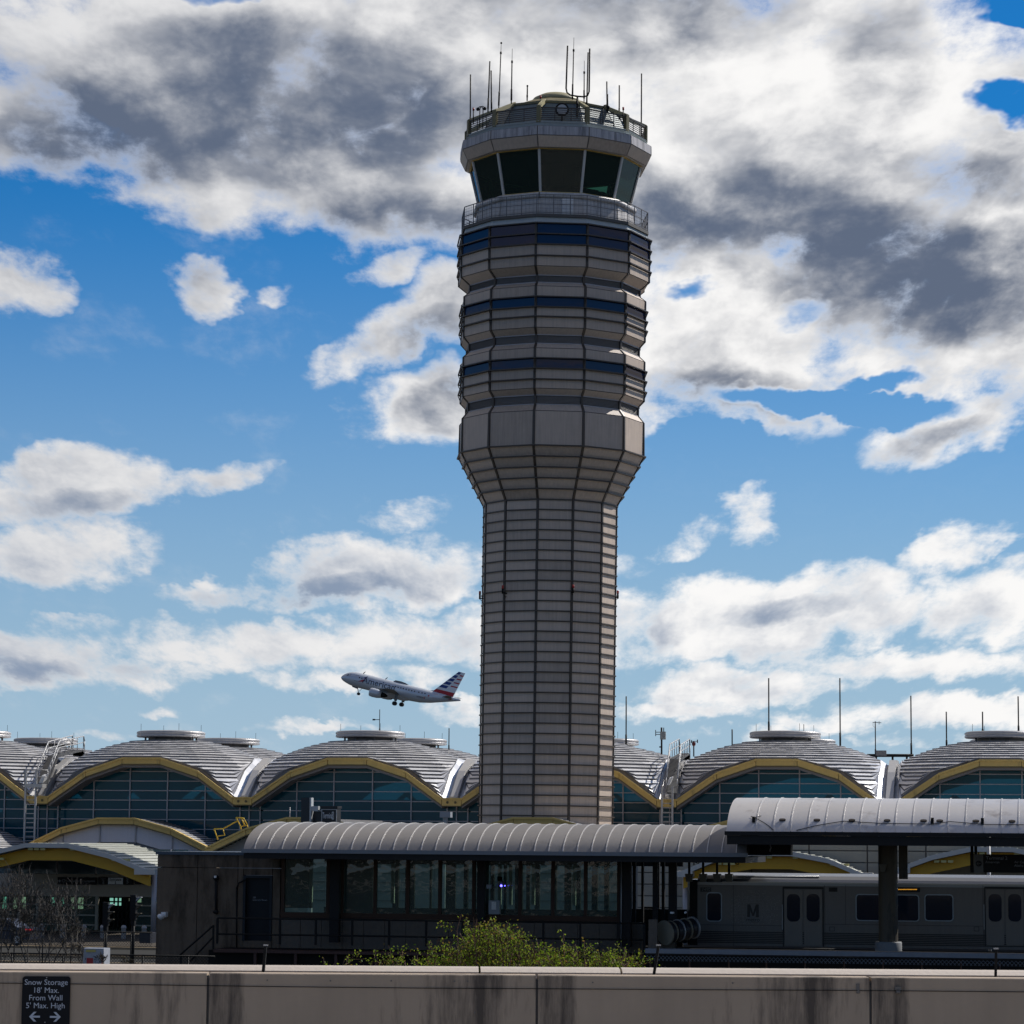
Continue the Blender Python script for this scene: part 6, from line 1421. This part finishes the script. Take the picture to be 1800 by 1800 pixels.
# shrink of cloud texture towards the horizon
inv = M_('DIVIDE', 1.0, M_('MAXIMUM', V, 0.0)*.55 + .55)
pn = vec(U*inv, M_('LOGARITHM', M_('MAXIMUM', V, -.5) + 1.0, math.e)*(1.5/.55), .0)
wn = noise(pn, 2.6, 3, .6); wn2 = noise(pn, 8.0, 4, .62)
def sub5(n, k_):
    s = N.new('ShaderNodeVectorMath'); s.operation = 'MULTIPLY_ADD'; L.new(n.outputs['Color'], s.inputs[0]); s.inputs[1].default_value = (k_, k_*.6, 0); s.inputs[2].default_value = (-k_*.5, -k_*.3, 0); return s.outputs[0]
def vadd(a, b):
    s = N.new('ShaderNodeVectorMath'); s.operation = 'ADD'; L.new(a, s.inputs[0]); L.new(b, s.inputs[1]); return s.outputs[0]
def p3(a, amp1, amp2):
    """(U, V, 1) displaced by two octaves of noise"""
    v = vadd(vadd(a, sub5(wn, amp1)), sub5(wn2, amp2)); q = N.new('ShaderNodeVectorMath'); q.operation = 'ADD'; L.new(v, q.inputs[0]); q.inputs[1].default_value = (0, 0, 1); return q.outputs[0]
pw = p3(p0, .15, .11)
pd = p3(p0, .12, .05)
_rot = {}
def rotated(src, key, rot):
    """the sky coordinates turned by a few shared angles, so every blob costs only four nodes"""
    a = min((0, 4, -6, 14, 24), key=lambda q: abs(q-rot)); k = (key, a)
    if k not in _rot:
        if a == 0: _rot[k] = src
        else:
            n = N.new('ShaderNodeVectorRotate'); n.rotation_type = 'Z_AXIS'; L.new(src, n.inputs['Vector']); n.inputs['Center'].default_value = (0, 0, 0); n.inputs['Angle'].default_value = -R(a); _rot[k] = n.outputs[0]
    return _rot[k], R(a)
def blob(cx, cy, rx, ry, rot, amp, src):
    """soft ellipse at a fixed azimuth and elevation: amp*(1-r^2)"""
    x0, y0 = (cx-900)/1000, (1480-cy)/1000; rx /= 1000; ry /= 1000
    v_, a = rotated(src, 'w' if src is pw else 'd', rot); c, s_ = math.cos(a), math.sin(a)
    q = N.new('ShaderNodeVectorMath'); q.operation = 'MULTIPLY_ADD'; L.new(v_, q.inputs[0]); q.inputs[1].default_value = (1/rx, 1/ry, 0); q.inputs[2].default_value = (-(c*x0+s_*y0)/rx, -(-s_*x0+c*y0)/ry, 0)
    d = N.new('ShaderNodeVectorMath'); d.operation = 'DOT_PRODUCT'; L.new(q.outputs[0], d.inputs[0]); L.new(q.outputs[0], d.inputs[1])
    return M_('MULTIPLY_ADD', E(d.outputs['Value']), -amp, amp)
BL = [  # cx cy rx ry rot amp : cloud cover
 (350,130,620,320,4,1.4),(850,200,260,200,0,1.4),(60,240,330,150,-4,1.0),(330,330,330,120,-8,1.0),(700,330,420,160,-3,1.2),(900,60,700,200,0,1.4),(1300,250,620,330,0,1.5),(1650,330,480,380,-5,1.5),
 (1550,80,380,200,0,1.2),(1250,590,380,210,0,1.3),(1640,560,380,220,-5,1.3),(1330,690,260,110,-4,.9),(1130,700,190,110,0,.9),(1690,745,230,78,14,1.1),
 (20,530,125,80,0,1.1),(100,520,50,18,30,.5),(350,512,82,56,15,.85),(300,500,46,20,20,.4),(465,525,44,24,0,.4),(690,478,120,36,17,.8),(690,590,190,62,24,.95),(560,625,70,26,20,.5),(790,540,120,90,0,.9),(745,710,185,92,12,1.1),
 (120,878,240,80,4,1.1),(330,868,200,40,12,.8),(120,985,215,78,-2,1.05),(500,885,60,22,50,.35),(640,1018,310,78,8,1.2),(430,1040,180,38,14,.85),(800,1000,130,70,0,.8),(760,905,150,42,20,.6),
 (70,1165,230,76,-2,1.0),(230,1190,150,54,-8,1.0),(480,1135,330,52,3,.9),(700,1125,300,66,4,.95),(620,1195,260,40,2,.8),(120,1118,110,22,0,.6),(430,1170,200,34,10,.65),
 (1318,905,78,62,25,.95),(1190,945,115,36,18,.75),(1280,1085,310,92,0,1.25),(1470,1060,220,86,0,1.15),(1690,965,160,48,22,.95),(1740,1060,200,88,8,1.1),(1600,1165,330,54,2,1.0),
 (1310,1205,270,58,2,1.1),(1700,1252,260,50,0,1.1),(1190,1250,190,34,0,.8),(1480,1275,180,30,0,.7),(275,1258,70,20,0,.55),(800,1250,100,26,0,.6),(960,1120,260,80,0,.8),(980,980,200,60,0,.5),(150,1310,140,20,0,.6),(560,1290,160,18,0,.5),(1330,1300,200,20,0,.6),(1650,1310,160,18,0,.6),(300,1120,120,20,6,.5)]
HOLES = [(350,-4,110,34,4,.9),(215,6,50,18,0,.7),(1785,38,70,34,-12,1.1),(1775,195,90,40,6,1.1),(1400,560,50,18,14,.35),(1190,522,50,16,0,.5),(1560,672,70,18,8,.6),(1480,712,230,30,-12,1.0),(1245,775,120,24,0,.8)]
SH = .90
DK = [(400,195,500,165,4,1.15),(600,200,340,130,0,.5),(250,270,320,70,-4,.5),(1080,15,380,135,0,1.1),(1330,400,360,125,-6,1.05),(1180,420,220,90,0,.5),(1640,495,390,130,-8,1.15),(1240,690,240,56,-3,.85),(1560,120,110,130,0,.6),(1690,330,160,60,-20,.5),
 (60,300,190,70,0,.45),(740,400,260,65,0,.6),(650,350,220,70,0,.45),(120,912,170,36,-3,.8),(540,1052,230,34,4,.95),(640,1025,320,44,4,.45),(770,605,130,56,15,.9),(790,712,120,60,15,.85),(620,605,90,26,20,.5),(1600,792,190,32,12,.7),
 (1115,1098,120,55,0,.75),(1380,1078,130,24,8,.75),(1440,1142,190,16,0,.8),(1250,1227,190,14,0,.65),(640,1148,240,18,2,.6),(540,1207,100,16,0,.7),(240,1182,80,18,0,.4),(70,1192,90,20,0,.4),(1690,1090,90,50,20,.45),(1210,640,100,60,0,.3),(1650,1267,120,14,0,.45),(1780,160,110,70,0,.25)]
gen = noise(vec(U*inv*.6 + 3.1, V*inv*.9), 1.3, 4, .55)
outside = smooth(M_('MAXIMUM', M_('ABSOLUTE', U), M_('SUBTRACT', V, .55)), 1.0, 1.35)
gcov = (E(gen.outputs['Fac']) - .45)*3.4
nz = noise(vadd(pn, sub5(wn, .08)), 5.5, 8, .60, lac=2.1)
nf = E(nz.outputs['Fac'])-.5
nzo = noise(vadd(vadd(pn, sub5(wn, .08)), vec(.030, .05)), 5.5, 4, .58, lac=2.1)
relief = E(nzo.outputs['Fac']) - E(nz.outputs['Fac'])
mid = noise(vadd(pn, vec(5.0, .08)), 2.2, 3, .5)
texture_shade = (E(mid.outputs['Fac'])-.5)*1.5 + relief*1.25 + .22
whitec = rgbmix(smooth(U, -.9, .35), (.76,.76,.77), (.96,.95,.94))
greyc = rgbmix(smooth(V, .85, .45), (.115,.148,.22), (.25,.32,.44))
sky = N.new('ShaderNodeTexSky'); sky.sky_type = 'NISHITA'; sky.sun_disc = False; sky.sun_elevation = sun_el; sky.sun_rotation = sun_az; sky.air_density = 1.0; sky.dust_density = .3; sky.ozone_density = 3.0; sky.altitude = 0
sc = N.new('ShaderNodeVectorMath'); sc.operation = 'MULTIPLY'; L.new(sky.outputs[0], sc.inputs[0]); sc.inputs[1].default_value = (.006,.047,.084)
haze = smooth(V, 1.25, -.20)
skyc = rgbmix(haze, sc.outputs[0], (.42,.55,.675))
def reach(b, t, k=1.0):
    """largest value a blob can take inside tile t, noise displacement included"""
    cx, cy, rx, ry, rot, amp = b; x0, y0 = (cx-900)/1000, (1480-cy)/1000; rx = rx*k/1000; ry = ry*k/1000; c, s_ = math.cos(R(rot)), math.sin(R(rot)); best = -9
    for i in range(13):
        for j in range(13):
            x = t[0]-.13+(t[1]-t[0]+.26)*i/12-x0; y = t[2]-.09+(t[3]-t[2]+.18)*j/12-y0
            best = max(best, 1-((c*x+s_*y)/rx)**2-((-s_*x+c*y)/ry)**2)
    return best*amp
def maxes(lst, t, k, floor_):
    out = None
    for b in lst:
        if reach(b, t, k) < floor_: continue
        cx, cy, rx, ry, rot, amp = b; e = blob(cx, cy, rx*k, ry*k, rot, amp, pw); out = e if out is None else M_('MAXIMUM', out, e)
    return out
def bg_node(c):
    b = N.new('ShaderNodeBackground'); b.inputs['Strength'].default_value = 1.0
    if isinstance(c, tuple): b.inputs['Color'].default_value = (*c, 1)
    else: L.new(c, b.inputs['Color'])
    return b.outputs[0]
def tile(t):
    cov = maxes(BL, t, SH, -.36) or M_('MULTIPLY', U, 0.0) - .5
    edge = abs(t[0]) > .99 or abs(t[1]) > .99 or t[3] > 1.59
    if edge: cov = M_('MAXIMUM', cov, gcov*outside)
    dens = M_('MINIMUM', cov, 1.15) + nf*2.5*smooth(cov, -.35, .45)
    hol = maxes(HOLES, t, 1.1, -.3)
    if hol is not None: dens = dens - smooth(M_('MAXIMUM', hol, -.35) + nf*2.4, -.25, .95)*1.3
    dk = None
    for b in DK:
        if reach(b, t) <= 0: continue
        cx, cy, rx, ry, rot, amp = b; e = M_('MAXIMUM', blob(cx, cy, rx, ry, rot, amp, pd), 0.0); dk = e if dk is None else dk + e
    sh = texture_shade if dk is None else M_('POWER', M_('DIVIDE', dk, dk + .75), 1.25)*1.30 + texture_shade
    sh = smooth(sh*smooth(dens, .2, 1.1), -.1, 1.12)
    return bg_node(rgbmix(smooth(dens, .02, .95), skyc, rgbmix(sh, whitec, greyc)))
def step_mix(val, edges, shaders):
    out = shaders[0]
    for e, s_ in zip(edges, shaders[1:]):
        m_ = N.new('ShaderNodeMixShader'); L.new(M_('GREATER_THAN', val, e).s, m_.inputs[0]); L.new(out, m_.inputs[1]); L.new(s_, m_.inputs[2]); out = m_.outputs[0]
    return out
UE = [-1.35, -.25, .25, 1.35]; VE = [-.1, .45, .80, 1.12, 1.9]
rows_ = []
for v0, v1 in zip(VE, VE[1:]):
    rows_.append(step_mix(U, UE[1:-1], [tile((u0, u1, v0, v1)) for u0, u1 in zip(UE, UE[1:])]))
inside = step_mix(V, VE[1:-1], rows_)
# the rest of the sky: unseen broken cloud, tinted warm for ambient light
gd = gcov + nf*1.5
rest = bg_node(rgbmix(smooth(gd, .1, .7), skyc, (.46,.405,.34)))
ground = bg_node((.10,.10,.10))
is_out = M_('MAXIMUM', M_('GREATER_THAN', M_('ABSOLUTE', U), 1.35), M_('GREATER_THAN', V, 1.9))
mo = N.new('ShaderNodeMixShader'); L.new(is_out.s, mo.inputs[0]); L.new(inside, mo.inputs[1]); L.new(rest, mo.inputs[2])
mg = N.new('ShaderNodeMixShader'); L.new(M_('LESS_THAN', V, -.05).s, mg.inputs[0]); L.new(mo.outputs[0], mg.inputs[1]); L.new(ground, mg.inputs[2])
N.remove(bg); L.new(mg.outputs[0], N['World Output'].inputs['Surface'])
w.cycles.sampling_method = 'MANUAL'; w.cycles.sample_map_resolution = 1024
vs = scene.view_settings; vs.view_transform = 'Standard'; vs.look = 'None'; vs.exposure = 0; vs.gamma = 1
scene.render.engine = 'CYCLES'
scene.cycles.max_bounces = 6; scene.cycles.transparent_max_bounces = 12; scene.cycles.caustics_reflective = False; scene.cycles.caustics_refractive = False
